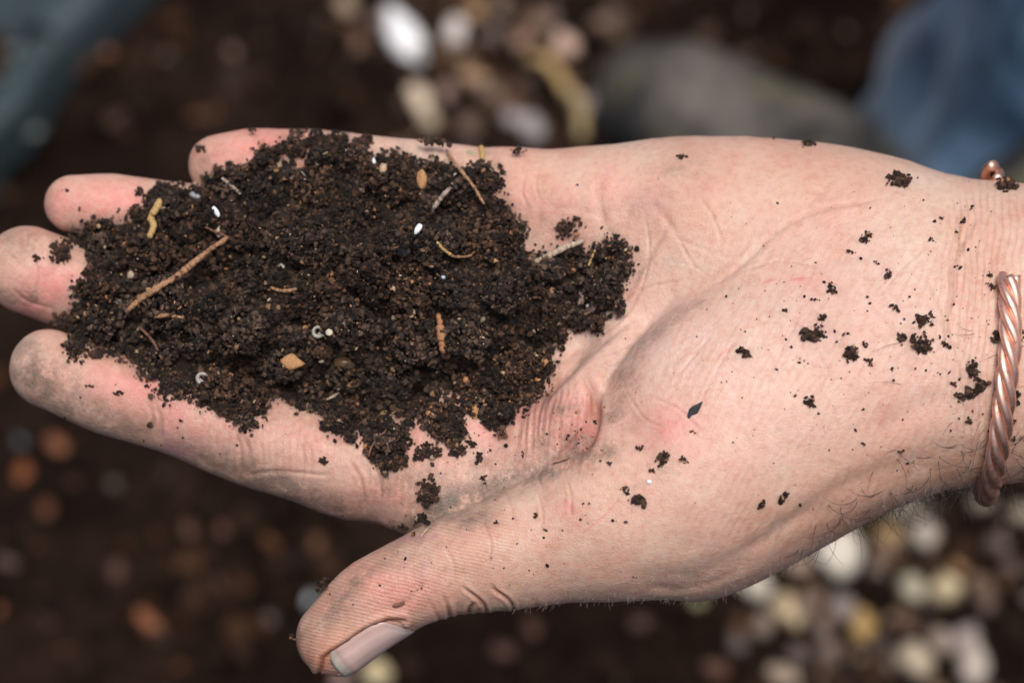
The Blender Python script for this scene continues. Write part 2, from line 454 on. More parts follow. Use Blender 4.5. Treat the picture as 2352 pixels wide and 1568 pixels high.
for q in [(90, 870, 90, 55, DIRT, .6, 20), (70, 800, 50, 40, GREY, .35), (150, 930, 90, 35, GREY, .4, 30), (700, 1000, 200, 60, DIRT, .14, 20), (960, 1120, 110, 60, DIRT, .3), (1130, 1060, 90, 60, DIRT, .22), (900, 1320, 160, 60, DIRT, .2, -40), (250, 960, 130, 35, DIRT, .42, 18), (520, 1070, 150, 32, DIRT, .5, 18), (720, 1150, 160, 35, DIRT, .6, 18), (620, 1090, 90, 30, GREY, .4, 18), (860, 1130, 80, 40, DIRT, .3),
          (1000, 1170, 110, 30, GREY, .6, -20), (1120, 1120, 110, 28, DIRT, .6, -22), (1250, 1080, 110, 28, GREY, .55, -20), (1360, 1050, 70, 24, DIRT, .5, -20), (1030, 1150, 34, 20, (0.22, 0.22, 0.18), .5), (1080, 1190, 60, 30, GREY, .45), (930, 1230, 90, 30, GREY, .3, -30), (820, 1340, 90, 22, DIRT, .5, -45), (770, 1400, 60, 22, GREY, .4, -50),
          (1425, 870, 42, 60, DIRT, .36), (1470, 800, 80, 24, DIRT, .28, -40), (1580, 715, 110, 16, DIRT, .26, -32), (1415, 960, 60, 30, DIRT, .36), (1290, 950, 40, 34, DIRT, .45), (1250, 1020, 60, 40, DIRT, .3), (1340, 1025, 50, 30, DIRT, .5),
          (1210, 530, 90, 60, DIRT, .24), (1250, 400, 80, 50, OCHRE, .2), (60, 560, 90, 40, DIRT, .35), (160, 600, 60, 50, DIRT, .2), (60, 690, 90, 30, DIRT, .5, 15), (140, 480, 40, 50, DIRT, .25), (460, 380, 40, 50, DIRT, .3), (1560, 400, 90, 60, GREY, .16), (1450, 480, 60, 30, GREY, .14),
          (1160, 1400, 40, 12, (0.33, 0.3, 0.2), .7), (1080, 1400, 50, 18, DIRT, .35), (1030, 850, 130, 60, DIRT, .2), (1500, 620, 140, 50, GREY, .12), (700, 1470, 40, 60, DIRT, .3), (2200, 560, 60, 60, OCHRE, .12)]:
    stain(*q[:6], rot=q[6] if len(q) > 6 else 0, rough=0.9, sc=26)
# a brown dusty film where the heap has been sliding about
HEAP = [(160, 815), (165, 763), (180, 700), (165, 670), (205, 630), (215, 590), (190, 545), (172, 530), (205, 515), (300, 500), (330, 470), (350, 450), (372, 428), (420, 430), (470, 440), (480, 402), (520, 385), (590, 372), (598, 342), (640, 345), (665, 322), (690, 306), (722, 298), (780, 305), (812, 330), (822, 352), (860, 366), (890, 362), (916, 354), (945, 369), (1019, 372), (1074, 391), (1118, 369), (1132, 394), (1154, 413), (1135, 449), (1169, 479), (1180, 512), (1202, 519), (1198, 552), (1213, 594), (1268, 583), (1330, 566), (1341, 597), (1366, 581), (1399, 552), (1421, 552), (1443, 581), (1443, 629), (1425, 669), (1407, 709), (1380, 722), (1381, 757), (1348, 757), (1295, 752), (1286, 786), (1250, 812), (1275, 834), (1268, 860), (1246, 904), (1213, 918), (1183, 952), (1150, 981), (1121, 966), (1092, 952), (1041, 922), (1037, 886), (1022, 850), (1011, 871), (1019, 911), (1059, 966), (1055, 1015), (1030, 1017), (982, 981), (948, 955), (931, 981), (931, 1025), (909, 1069), (878, 1080), (861, 1036), (825, 985), (803, 1012), (752, 981), (759, 952), (711, 930), (689, 935), (641, 894), (623, 909), (601, 960), (562, 986), (542, 953), (461, 927), (443, 902), (395, 909), (366, 914), (366, 894), (395, 863), (341, 872), (322, 850), (293, 821), (256, 810), (253, 785), (222, 786), (198, 799), (170, 815)]
dh = poly_dist(UV, np.array(HEAP + HEAP[:1], float)); ins = inside(UV, HEAP)
fw = np.where(ins, .5, .42 * np.exp(-(dh / 26) ** 2)) * np.clip(.75 + .7 * vnoise(HV, 22, 41) + .5 * vnoise(HV, 7, 42), 0, 1.3) * front
fw = np.clip(fw, 0, .7)[:, None]; col = col * (1 - fw) + np.array([.30, .19, .14]) * fw; dirtm = np.maximum(dirtm, fw[:, 0] * .9)
for (u, v, r_) in [(1890, 770, 60), (2100, 770, 60), (1520, 1060, 45), (2230, 880, 55), (1710, 815, 30), (1450, 1140, 40), (985, 1120, 45), (1320, 540, 45), (2060, 415, 35)]:
    g = (.16 * np.exp(-(np.hypot(UV[:, 0] - u, UV[:, 1] - v) / r_) ** 2) * np.clip(.6 + vnoise(HV, 18, 43) + .6 * vnoise(HV, 7, 44), 0, 2) * front)[:, None]
    col = col * (1 - g) + np.array([.34, .21, .15]) * g; dirtm = np.maximum(dirtm, g[:, 0])
# red scratches and pink smears
for pts, w, c, a in [([(1340, 1222), (1380, 1190), (1420, 1150)], 3, ROSE, .45), ([(1818, 640), (1850, 636)], 3, ROSE, .5), ([(1750, 650), (1780, 640)], 3, ROSE, .4), ([(1650, 820), (1690, 790)], 4, PINK, .4), ([(2055, 830), (2085, 800), (2100, 770)], 8, MAUVE, .15),
                     ([(1300, 1150), (1320, 1170)], 6, ROSE, .35), ([(890, 1240), (1000, 1230)], 7, MAUVE, .35), ([(930, 1290), (960, 1330), (975, 1300)], 6, MAUVE, .3), ([(1700, 640), (1720, 650)], 3, ROSE, .4), ([(375, 990), (395, 1030), (430, 1040)], 8, MAUVE, .4)]:
    d = poly_dist(UV, spline(pts, 5)); w_ = (a * np.exp(-(d / w) ** 2) * front)[:, None]
    col = col * (1 - w_) + np.array(c) * w_
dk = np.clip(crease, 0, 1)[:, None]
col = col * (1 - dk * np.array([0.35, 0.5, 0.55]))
ridge = np.zeros((len(HV), 4)); ridge[:, 3] = 1
def rmask(ch, u, v, ru, rv, rot=0, a=1.0, zmin=-1e9):
    ca, sa = math.cos(R(rot)), math.sin(R(rot))
    du, dv = UV[:, 0] - u, UV[:, 1] - v
    x = (du * ca + dv * sa) / ru; y = (-du * sa + dv * ca) / rv
    ridge[:, ch] = np.maximum(ridge[:, ch], np.where(HV[:, 2] > zmin, a * np.clip(1.6 - (x * x + y * y), 0, 1), 0))
rmask(0, 850, 1390, 190, 110, -40, .8, 60); rmask(0, 780, 1460, 120, 110, -40, .8, 60); rmask(0, 1040, 1250, 150, 90, -20, .6, 60)
rmask(1, 2270, 720, 110, 330, 0, 1); rmask(1, 1290, 980, 100, 110, 0, .8); rmask(1, 980, 1080, 150, 120, 0, .5); rmask(1, 620, 1010, 180, 80, 0, .4)
rmask(2, 1900, 850, 420, 330, 0, .8); rmask(2, 1900, 1150, 400, 120, 0, .8)

skin = bpy.data.materials.new('skin'); skin.use_nodes = True
def nodes_of(m):
    return m.node_tree.nodes, m.node_tree.links, m.node_tree.nodes['Principled BSDF']
def math_(nt, op, a, b=None):
    m = nt.nodes.new('ShaderNodeMath'); m.operation = op
    for i, x in enumerate((a, b)):
        if x is None: continue
        if hasattr(x, 'links') or hasattr(x, 'is_output'): nt.links.new(x, m.inputs[i])
        else: m.inputs[i].default_value = x
    return m.outputs[0]
def attrn(nt, name):
    a = nt.nodes.new('ShaderNodeAttribute'); a.attribute_name = name; return a
def noise_(nt, vec, scale, detail=3, rough=.6, dist=0):
    n = nt.nodes.new('ShaderNodeTexNoise'); n.inputs['Scale'].default_value = scale; n.inputs['Detail'].default_value = detail
    n.inputs['Roughness'].default_value = rough; n.inputs['Distortion'].default_value = dist
    nt.links.new(vec, n.inputs['Vector']); return n
def ramp_(nt, fac, stops):
    r = nt.nodes.new('ShaderNodeValToRGB'); e = r.color_ramp.elements
    while len(e) < len(stops): e.new(0.5)
    for i, (p, c) in enumerate(stops):
        e[i].position = p; e[i].color = (c if len(c) == 4 else tuple(c) + (1,))
    nt.links.new(fac, r.inputs[0]); return r.outputs[0]
def mix_(nt, mode, fac, a, b):
    m = nt.nodes.new('ShaderNodeMix'); m.data_type = 'RGBA'; m.blend_type = mode
    for i, x in ((0, fac), (6, a), (7, b)):
        if hasattr(x, 'is_output'): nt.links.new(x, m.inputs[i])
        elif i == 0: m.inputs[0].default_value = x
        else: m.inputs[i].default_value = tuple(x) + ((1,) if len(x) == 3 else ())
    return m.outputs[2]
nt = skin.node_tree; sn, sl_, sb = nodes_of(skin)
A = attrn(nt, 'auth').outputs['Vector']; C_ = attrn(nt, 'tint').outputs['Color']
sep = nt.nodes.new('ShaderNodeSeparateColor'); sl_.new(attrn(nt, 'ridge').outputs['Color'], sep.inputs[0])
nf = noise_(nt, A, 0.055, 5, .7)
mott = ramp_(nt, nf.outputs['Fac'], [(0.3, (0.90, 0.79, 0.75)), (0.52, (1, 1, 1)), (0.75, (1.04, 1.10, 1.10))])
c1 = mix_(nt, 'MULTIPLY', 1.0, C_, mott)
sp = noise_(nt, A, 0.22, 2, .6)
spd = ramp_(nt, sp.outputs['Fac'], [(0.62, (0, 0, 0)), (0.72, (1, 1, 1))])
c2 = mix_(nt, 'MIX', math_(nt, 'MULTIPLY', spd, 0.14), c1, (0.30, 0.18, 0.13))
sb.inputs['Roughness'].default_value = 0.47
sb.inputs['Specular IOR Level'].default_value = 0.42
sb.inputs['Subsurface Weight'].default_value = 0.6
sb.inputs['Subsurface Radius'].default_value = (1.0, 0.32, 0.16)
sb.inputs['Subsurface Scale'].default_value = 0.0024
# relief: fine skin cells, thumb ridges, wrist lines, slanting lines on the ball of the thumb
def wave_(vec, scale, dist, dscale=2.0, rot=(0, 0, 0)):
    mp = nt.nodes.new('ShaderNodeMapping'); mp.inputs['Rotation'].default_value = rot; sl_.new(vec, mp.inputs[0])
    w = nt.nodes.new('ShaderNodeTexWave'); w.inputs['Scale'].default_value = scale; w.inputs['Distortion'].default_value = dist
    w.inputs['Detail'].default_value = 2; w.inputs['Detail Scale'].default_value = dscale; w.inputs['Detail Roughness'].default_value = .5
    sl_.new(mp.outputs[0], w.inputs[0]); return w.outputs['Fac']
vo = nt.nodes.new('ShaderNodeTexVoronoi'); vo.feature = 'DISTANCE_TO_EDGE'; vo.inputs['Scale'].default_value = 0.13; sl_.new(A, vo.inputs['Vector'])
cells = math_(nt, 'MINIMUM', vo.outputs['Distance'], 0.25)
w0 = wave_(A, 0.039, 14.0, 0.09, (0, 0, R(76)))
w1 = wave_(A, 0.019, 9.0, 0.3, (0, 0, R(-4)))
w2 = wave_(A, 0.016, 9.0, 0.35, (0, 0, R(-28)))
hsum = math_(nt, 'ADD', math_(nt, 'MULTIPLY', cells, 1.6), math_(nt, 'MULTIPLY', noise_(nt, A, 0.09, 4, .65).outputs['Fac'], 1.3))
hsum = math_(nt, 'ADD', hsum, math_(nt, 'MULTIPLY', math_(nt, 'MULTIPLY', w0, sep.outputs[0]), 0.5))
hsum = math_(nt, 'ADD', hsum, math_(nt, 'MULTIPLY', math_(nt, 'MULTIPLY', w1, sep.outputs[1]), 0.75))
hsum = math_(nt, 'ADD', hsum, math_(nt, 'MULTIPLY', math_(nt, 'MULTIPLY', w2, math_(nt, 'MULTIPLY', sep.outputs[2], 0.6)), 0.55))
brk = ramp_(nt, noise_(nt, A, 0.012, 3, .6).outputs['Fac'], [(0.42, (0.1, 0.1, 0.1)), (0.62, (1, 1, 1))])
brk2 = math_(nt, 'MULTIPLY', sep.outputs[2], brk)
lines = math_(nt, 'MAXIMUM', math_(nt, 'MULTIPLY', math_(nt, 'SUBTRACT', 1.0, w0), sep.outputs[0]), math_(nt, 'MAXIMUM', math_(nt, 'MULTIPLY', math_(nt, 'POWER', math_(nt, 'SUBTRACT', 1.0, w1), 2.5), math_(nt, 'MULTIPLY', sep.outputs[1], math_(nt, 'ADD', math_(nt, 'MULTIPLY', brk, 0.6), 0.3))), math_(nt, 'MULTIPLY', math_(nt, 'MULTIPLY', math_(nt, 'POWER', math_(nt, 'SUBTRACT', 1.0, w2), 3.0), 0.55), brk2)))
c3 = mix_(nt, 'MULTIPLY', math_(nt, 'MULTIPLY', lines, 0.6), c2, (0.78, 0.58, 0.50))
dmask = attrn(nt, 'dirt').outputs['Fac']
gr = noise_(nt, A, 0.30, 3, .75)
grd = ramp_(nt, gr.outputs['Fac'], [(0.50, (0, 0, 0)), (0.60, (1, 1, 1))])
c4 = mix_(nt, 'MIX', math_(nt, 'MULTIPLY', math_(nt, 'MULTIPLY', dmask, grd), 0.75), c3, (0.13, 0.09, 0.065))
c5 = mix_(nt, 'MIX', math_(nt, 'MULTIPLY', math_(nt, 'MULTIPLY', dmask, math_(nt, 'LESS_THAN', cells, 0.06)), 0.5), c4, (0.16, 0.11, 0.08))
sl_.new(c5, sb.inputs['Base Color'])
bp = nt.nodes.new('ShaderNodeBump'); bp.inputs['Strength'].default_value = 0.42; bp.inputs['Distance'].default_value = 3.2 * S
sl_.new(hsum, bp.inputs['Height']); sl_.new(bp.outputs[0], sb.inputs['Normal'])

person = empty('person', tw1(2352, 800, 0))
tag(person, 'person in blue jeans and a muddy boot holding out an open palm heaped with soil', 'person')
hand = mesh_np('hand', tw(HV), HF, skin, person)
hand.matrix_parent_inverse = person.matrix_world.inverted()
PI_ = Matrix.Translation(-person.location)
def adopt(o, par=person):
    o.parent = par; o.matrix_parent_inverse = PI_; return o
adopt(hand)
attr(hand, 'auth', HV, 'FLOAT_VECTOR')
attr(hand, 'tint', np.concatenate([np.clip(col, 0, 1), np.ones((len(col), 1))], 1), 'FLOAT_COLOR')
attr(hand, 'ridge', ridge, 'FLOAT_COLOR'); attr(hand, 'dirt', dirtm)
print('skin', round(time.time() - T0, 1))

# height of the hand as seen from above the palm, used to lay things on it
GS = 5.0; GU0, GV0 = -40.0, 240.0; GW, GH = 500, 280
ZG = np.full((GW, GH), -400.0)
fm = HN[:, 2] > 0
gi = ((HV[fm, 0] - GU0) / GS).astype(int); gj = ((HV[fm, 1] - GV0) / GS).astype(int)
ok = (gi >= 0) & (gi < GW) & (gj >= 0) & (gj < GH)
np.maximum.at(ZG, (gi[ok], gj[ok]), HV[fm, 2][ok])
def hz(u, v, G=None):
    G = ZG if G is None else G
    i = np.clip(((np.asarray(u) - GU0) / GS).astype(int), 0, GW - 1); j = np.clip(((np.asarray(v) - GV0) / GS).astype(int), 0, GH - 1)
    return G[i, j]
# ---------------------------------------------------------------- materials for everything else
def simple(name, color, rough=0.7, metal=0.0, spec=0.4, nscale=0, namt=0.3, bump=0, bscale=None, objc=True, sss=0):
    m = bpy.data.materials.new(name); m.use_nodes = True; t = m.node_tree; b = t.nodes['Principled BSDF']
    b.inputs['Roughness'].default_value = rough; b.inputs['Metallic'].default_value = metal; b.inputs['Specular IOR Level'].default_value = spec
    if sss:
        b.inputs['Subsurface Weight'].default_value = sss; b.inputs['Subsurface Scale'].default_value = 0.002
    tc = t.nodes.new('ShaderNodeTexCoord')
    if nscale:
        n = noise_(t, tc.outputs['Object'], nscale, 4, .6)
        d = tuple(max(0, x * (1 - namt)) for x in color); l = tuple(min(1, x * (1 + namt)) for x in color)
        t.links.new(ramp_(t, n.outputs['Fac'], [(0.3, d), (0.7, l)]), b.inputs['Base Color'])
    else: b.inputs['Base Color'].default_value = tuple(color) + (1,)
    if bump:
        n = noise_(t, tc.outputs['Object'], bscale or nscale * 2, 4, .6)
        q = t.nodes.new('ShaderNodeBump'); q.inputs['Strength'].default_value = 0.7; q.inputs['Distance'].default_value = bump
        t.links.new(n.outputs['Fac'], q.inputs['Height']); t.links.new(q.outputs[0], b.inputs['Normal'])
    return m
def soil_mat(name, sc, bump, rough=0.75):
    m = bpy.data.materials.new(name); m.use_nodes = True; t = m.node_tree; b = t.nodes['Principled BSDF']
    c = attrn(t, 'tint').outputs['Color']; tc = t.nodes.new('ShaderNodeTexCoord')
    n = noise_(t, tc.outputs['Object'], sc, 5, .75)
    c2 = mix_(t, 'MULTIPLY', 1.0, c, ramp_(t, n.outputs['Fac'], [(0.3, (.45, .42, .4)), (0.5, (1, 1, 1)), (0.72, (1.7, 1.55, 1.4))]))
    t.links.new(c2, b.inputs['Base Color'])
    b.inputs['Roughness'].default_value = rough; b.inputs['Specular IOR Level'].default_value = 0.35
    q = t.nodes.new('ShaderNodeBump'); q.inputs['Strength'].default_value = 1; q.inputs['Distance'].default_value = bump
    t.links.new(n.outputs['Fac'], q.inputs['Height']); t.links.new(q.outputs[0], b.inputs['Normal'])
    return m
M_soil = soil_mat('moist_soil', 2600, 0.0006)
M_ground = soil_mat('bed_soil', 160, 0.004, 0.95); M_clod = soil_mat('clod_soil', 500, 0.001, .95)
for m_ in (M_ground, M_clod): m_.node_tree.nodes['Principled BSDF'].inputs['Specular IOR Level'].default_value = .08

# unit blobs ------------------------------------------------------------
def ico(level):
    import bmesh
    bm = bmesh.new(); bmesh.ops.create_icosphere(bm, subdivisions=level, radius=1.0)
    V = np.array([v.co[:] for v in bm.verts]); F = np.array([[v.index for v in f.verts] for f in bm.faces]); bm.free()
    return V, F
I1, I2, I3 = ico(1), ico(2), ico(3)
def lumps(base, n, amp, sc, seed):
    V, F = base; out = []
    for k in range(n):
        d = 1 + amp * vnoise(V * 1.0 + k * 13.7, sc, seed + k) + amp * 0.5 * vnoise(V + k * 5.1, sc * 0.45, seed + 50 + k)
        out.append(V * d[:, None] * (1 + 0.8 * (rng.random(3) - .5)))
    return out, F
L1, F1 = lumps(I1, 10, 0.45, 0.9, 100)
L2, F2 = lumps(I2, 12, 0.42, 0.75, 200)
def rand_rot(n):
    q = rng.normal(size=(n, 4)); q /= np.linalg.norm(q, axis=1, keepdims=True)
    w, x, y, z = q.T
    return np.stack([np.stack([1 - 2 * (y * y + z * z), 2 * (x * y - z * w), 2 * (x * z + y * w)], -1),
                     np.stack([2 * (x * y + z * w), 1 - 2 * (x * x + z * z), 2 * (y * z - x * w)], -1),
                     np.stack([2 * (x * z - y * w), 2 * (y * z + x * w), 1 - 2 * (x * x + y * y)], -1)], 1)
def scatter(pos, rad, cols, shapes, F):
    """merge many blobs into one vertex/face/colour set"""
    n = len(pos); nv = len(shapes[0])
    B = np.stack(shapes)[rng.integers(0, len(shapes), n)]
    Rm = rand_rot(n)
    V = np.einsum('nij,nvj->nvi', Rm, B) * np.asarray(rad)[:, None, None] + np.asarray(pos)[:, None]
    Fa = F[None] + (np.arange(n) * nv)[:, None, None]
    C4 = np.repeat(np.concatenate([cols, np.ones((n, 1))], 1), nv, 0)
    return V.reshape(-1, 3), Fa.reshape(-1, 3), C4
def join(*sets):
    V, F, Cc, o = [], [], [], 0
    for v, f, c in sets:
        V.append(v); F.append(f + o); Cc.append(c); o += len(v)
    return np.concatenate(V), np.concatenate(F), np.concatenate(Cc)
def soil_cols(n, fleck=0.02, lo=(0.012, 0.0085, 0.007), hi=(0.14, 0.088, 0.06)):
    t = rng.random(n)[:, None] ** 1.8
    c = np.array(lo) * (1 - t) + np.array(hi) * t
    r = rng.random(n)
    c[r < fleck] = np.array([0.36, 0.2, 0.1]) * (0.5 + rng.random((int((r < fleck).sum()), 1)))
    m = (r > 1 - fleck * 0.35); c[m] = np.array([0.45, 0.36, 0.24]) * (0.6 + 0.6 * rng.random((int(m.sum()), 1)))
    return c

# ---------------------------------------------------------------- the ground
def ground_height(x, y):
    P = np.stack([x, y, np.zeros_like(x)], 1)
    return vnoise(P, 0.11, 61) * 0.010 + vnoise(P, 0.035, 62) * 0.007 + vnoise(P, 0.013, 63) * 0.0035 + vnoise(P, 0.006, 64) * 0.0015
nx, ny = 380, 340
gx, gy = np.meshgrid(np.linspace(-0.62, 0.72, nx), np.linspace(0.15, 1.45, ny), indexing='ij')
gx, gy = gx.ravel(), gy.ravel()
ed = np.clip(np.minimum(np.minimum(gx + .62, .72 - gx), np.minimum(gy - .15, 1.45 - gy)) / .08, 0, 1)
GV = np.stack([gx, gy, ground_height(gx, gy) * ed], 1)
ii = np.arange(nx * ny).reshape(nx, ny)
GF = np.stack([ii[:-1, :-1], ii[1:, :-1], ii[1:, 1:], ii[:-1, 1:]], -1).reshape(-1, 4)
# the sheet continues far out: rings of quads round the detailed patch
def rim_idx():
    return np.concatenate([ii[:, 0], ii[-1, 1:], ii[-2::-1, -1], ii[0, -2:0:-1]])
rim = rim_idx(); nr = len(rim); prev = rim; Vx = [GV]; Fx = [GF]; base_n = len(GV); cxy = np.array([0.05, 0.8])
for s_ in (1.6, 4, 15, 60, 160):
    q = GV[rim].copy(); q[:, :2] = cxy + (q[:, :2] - cxy) * s_; q[:, 2] = 0
    cur = np.arange(nr) + base_n; Vx.append(q); base_n += nr
    Fx.append(np.stack([prev, cur, np.roll(cur, -1), np.roll(prev, -1)], 1)[:, ::-1][:, [3, 2, 1, 0]][:, ::-1]); prev = cur
GVa, GFa = np.concatenate(Vx), np.concatenate(Fx)
ground = mesh_np('ground', GVa, GFa, M_ground, None, origin=(0, 0, 0)); tag(ground, kind='structure')
gc = np.array([0.0155, 0.0088, 0.0060]) * (1 + 0.5 * vnoise(GVa, 0.05, 71)[:, None]) * (1 + .5 * vnoise(GVa, 0.012, 72)[:, None])
attr(ground, 'tint', np.concatenate([gc, np.ones((len(gc), 1))], 1), 'FLOAT_COLOR')
def gz(x, y):
    return float(ground_height(np.array([x]), np.array([y]))[0])
# clods and crumbs lying all over it
n = 5200
px = rng.uniform(-0.45, 0.5, n); py = rng.uniform(0.25, 1.2, n); pr = 0.0018 + 0.008 * rng.random(n) ** 5
sc_ = soil_cols(n, 0.0, (0.011, .007, .005), (.055, .030, .019)); fl = rng.random(n) < .03; sc_[fl] = np.array([.11, .052, .026]) * (.5 + rng.random((int(fl.sum()), 1))); pr[fl] = np.minimum(pr[fl], .0042)
S1 = scatter(np.stack([px, py, ground_height(px, py) + pr * .4], 1), pr, sc_, L1, F1)
gcl = mesh_np('soil_clods', S1[0], S1[1], M_clod, None, origin=(0, 0.7, 0)); tag(gcl, 'loose dark clods and crumbs strewn all over the soil bed', 'soil', kind='stuff')
attr(gcl, 'tint', S1[2], 'FLOAT_COLOR')

def tube(P, r, n=12, caps=True):
    P = np.asarray(P, float); T = np.gradient(P, axis=0); T /= np.linalg.norm(T, axis=1, keepdims=True)
    a = np.cross(T[0], [0.3, .5, .81]); a /= np.linalg.norm(a); V = []
    rr = np.broadcast_to(r, (len(P),))
    for i in range(len(P)):
        a = a - T[i] * (a @ T[i]); a /= np.linalg.norm(a); b = np.cross(T[i], a)
        th = np.arange(n) * 2 * math.pi / n
        V.append(P[i] + rr[i] * (np.cos(th)[:, None] * a + np.sin(th)[:, None] * b))
    V = np.concatenate(V); k = np.arange(len(P) * n).reshape(len(P), n)
    F = np.stack([k[:-1], np.roll(k[:-1], -1, 1), np.roll(k[1:], -1, 1), k[1:]], -1).reshape(-1, 4)
    if caps:
        m = len(V); V = np.concatenate([V, P[:1] - T[:1] * rr[0] * .06, P[-1:] + T[-1:] * rr[-1] * .06])
        f0 = np.stack([k[0], np.full(n, m), np.full(n, m), np.roll(k[0], -1)], 1); f1 = np.stack([k[-1], np.roll(k[-1], -1), np.full(n, m + 1), np.full(n, m + 1)], 1)
        tri = np.concatenate([np.stack([np.roll(k[0], -1), k[0], np.full(n, m)], 1), np.stack([k[-1], np.roll(k[-1], -1), np.full(n, m + 1)], 1)])
        q2 = np.concatenate([F[:, [0, 1, 2]], F[:, [0, 2, 3]]]); F = np.concatenate([q2, tri])
    return V, F
# ---------------------------------------------------------------- litter: stones, shells and chips out of focus on the bed
_lm = {}
GO = 'rusty bark chips in the dark bed'
def lit_mat(c, rough=0.6):
    key = tuple(c)
    if key not in _lm:
        _lm[key] = simple('litter_surface', lin(c), rough, nscale=180, namt=.18, bump=0.0006, bscale=500)
    return _lm[key]
def litter(kind, u, v, w, h, rot, c, label, cat, group=None, k=1.0):
    """w x h in drawing units of the photograph, laid on the ground"""
    p = ground_pt(u, v); g = (CAM - p).length / FPX
    V, F = (I2 if kind != 'shell' else I3)
    V = V.copy()
    s = rng.integers(1, 900)
    V = V * (1 + 0.42 * vnoise(V, .8, int(s)) + .2 * vnoise(V, .35, int(s) + 1))[:, None]
    th = {'stone': 0.62, 'chip': 0.28, 'shell': 0.4, 'stalk': 0.5}[kind]
    if kind == 'chip': V = np.sign(V) * np.abs(V) ** 0.75
    a, b = w * g / 2 * k, h * g / 2 * k
    if kind == 'shell':   # a cupped valve: concave below, ribbed and pointed at one end
        V[:, 2] = np.where(V[:, 2] < 0, V[:, 2] * 0.15, V[:, 2]); V[:, 0] *= (1 - .35 * np.clip(V[:, 1], -1, 1)); V[:, 2] += .05 * np.sin(V[:, 1] * 18)
    if kind == 'stalk':
        r = R(-rot); ex = np.array([math.cos(r), math.sin(r), 0]); ey = np.array([-math.sin(r), math.cos(r), 0]); a, b = w * g / 2, h * g / 2; c0 = np.array(p)
        pts = [c0 + ey * b * t_ + ex * a * (1.1 * (1 - t_ * t_)) + np.array([0, 0, .012 + .006 * math.sin(3 * t_)]) for t_ in (-1, -.5, 0, .5, 1)]
        q = spline(pts, 6); V, F = tube(q, a * (.75 + .25 * np.sin(np.linspace(.4, 2.9, len(q)))), 10)
        o = mesh_np('dry_stalk', V, F, lit_mat(c), None); return tag(o, label, cat, group)
    if group == GO: c = tuple(q * .82 for q in c)
    if group == GB: c = tuple(q * .88 for q in c)
    V = V * (np.array([1, 1, 1]) + .3 * (rng.random(3) - .5)); V[:, 0] += .25 * (rng.random() - .5) * V[:, 1]
    V = V * np.array([a, b, min(a, b) * th * (2 if kind == 'stalk' else 1.4)])
    r = R(-rot); Rz = np.array([[math.cos(r), -math.sin(r), 0], [math.sin(r), math.cos(r), 0], [0, 0, 1]])
    tx = R(random.uniform(-14, 22)); Rx = np.array([[1, 0, 0], [0, math.cos(tx), -math.sin(tx)], [0, math.sin(tx), math.cos(tx)]])
    V = V @ Rx.T @ Rz.T
    hgt = gz(p.x, p.y)
    lift = -V[:, 2].min() * (1.0 if group in (GT, GB) else .55) + (.004 if 'bright white' in label else 0)
    p = ground_pt(u, v, max(hgt + lift, 0.004))
    o = mesh_np({'stone': 'stone', 'chip': 'wood_chip', 'shell': 'shell', 'stalk': 'dry_stalk'}[kind], V + np.array(p), F, lit_mat(c), None, origin=tuple(p))
    return tag(o, label, cat, group)
GT, GB = 'pale litter on the bed above the palm', 'pale litter on the bed below the wrist'
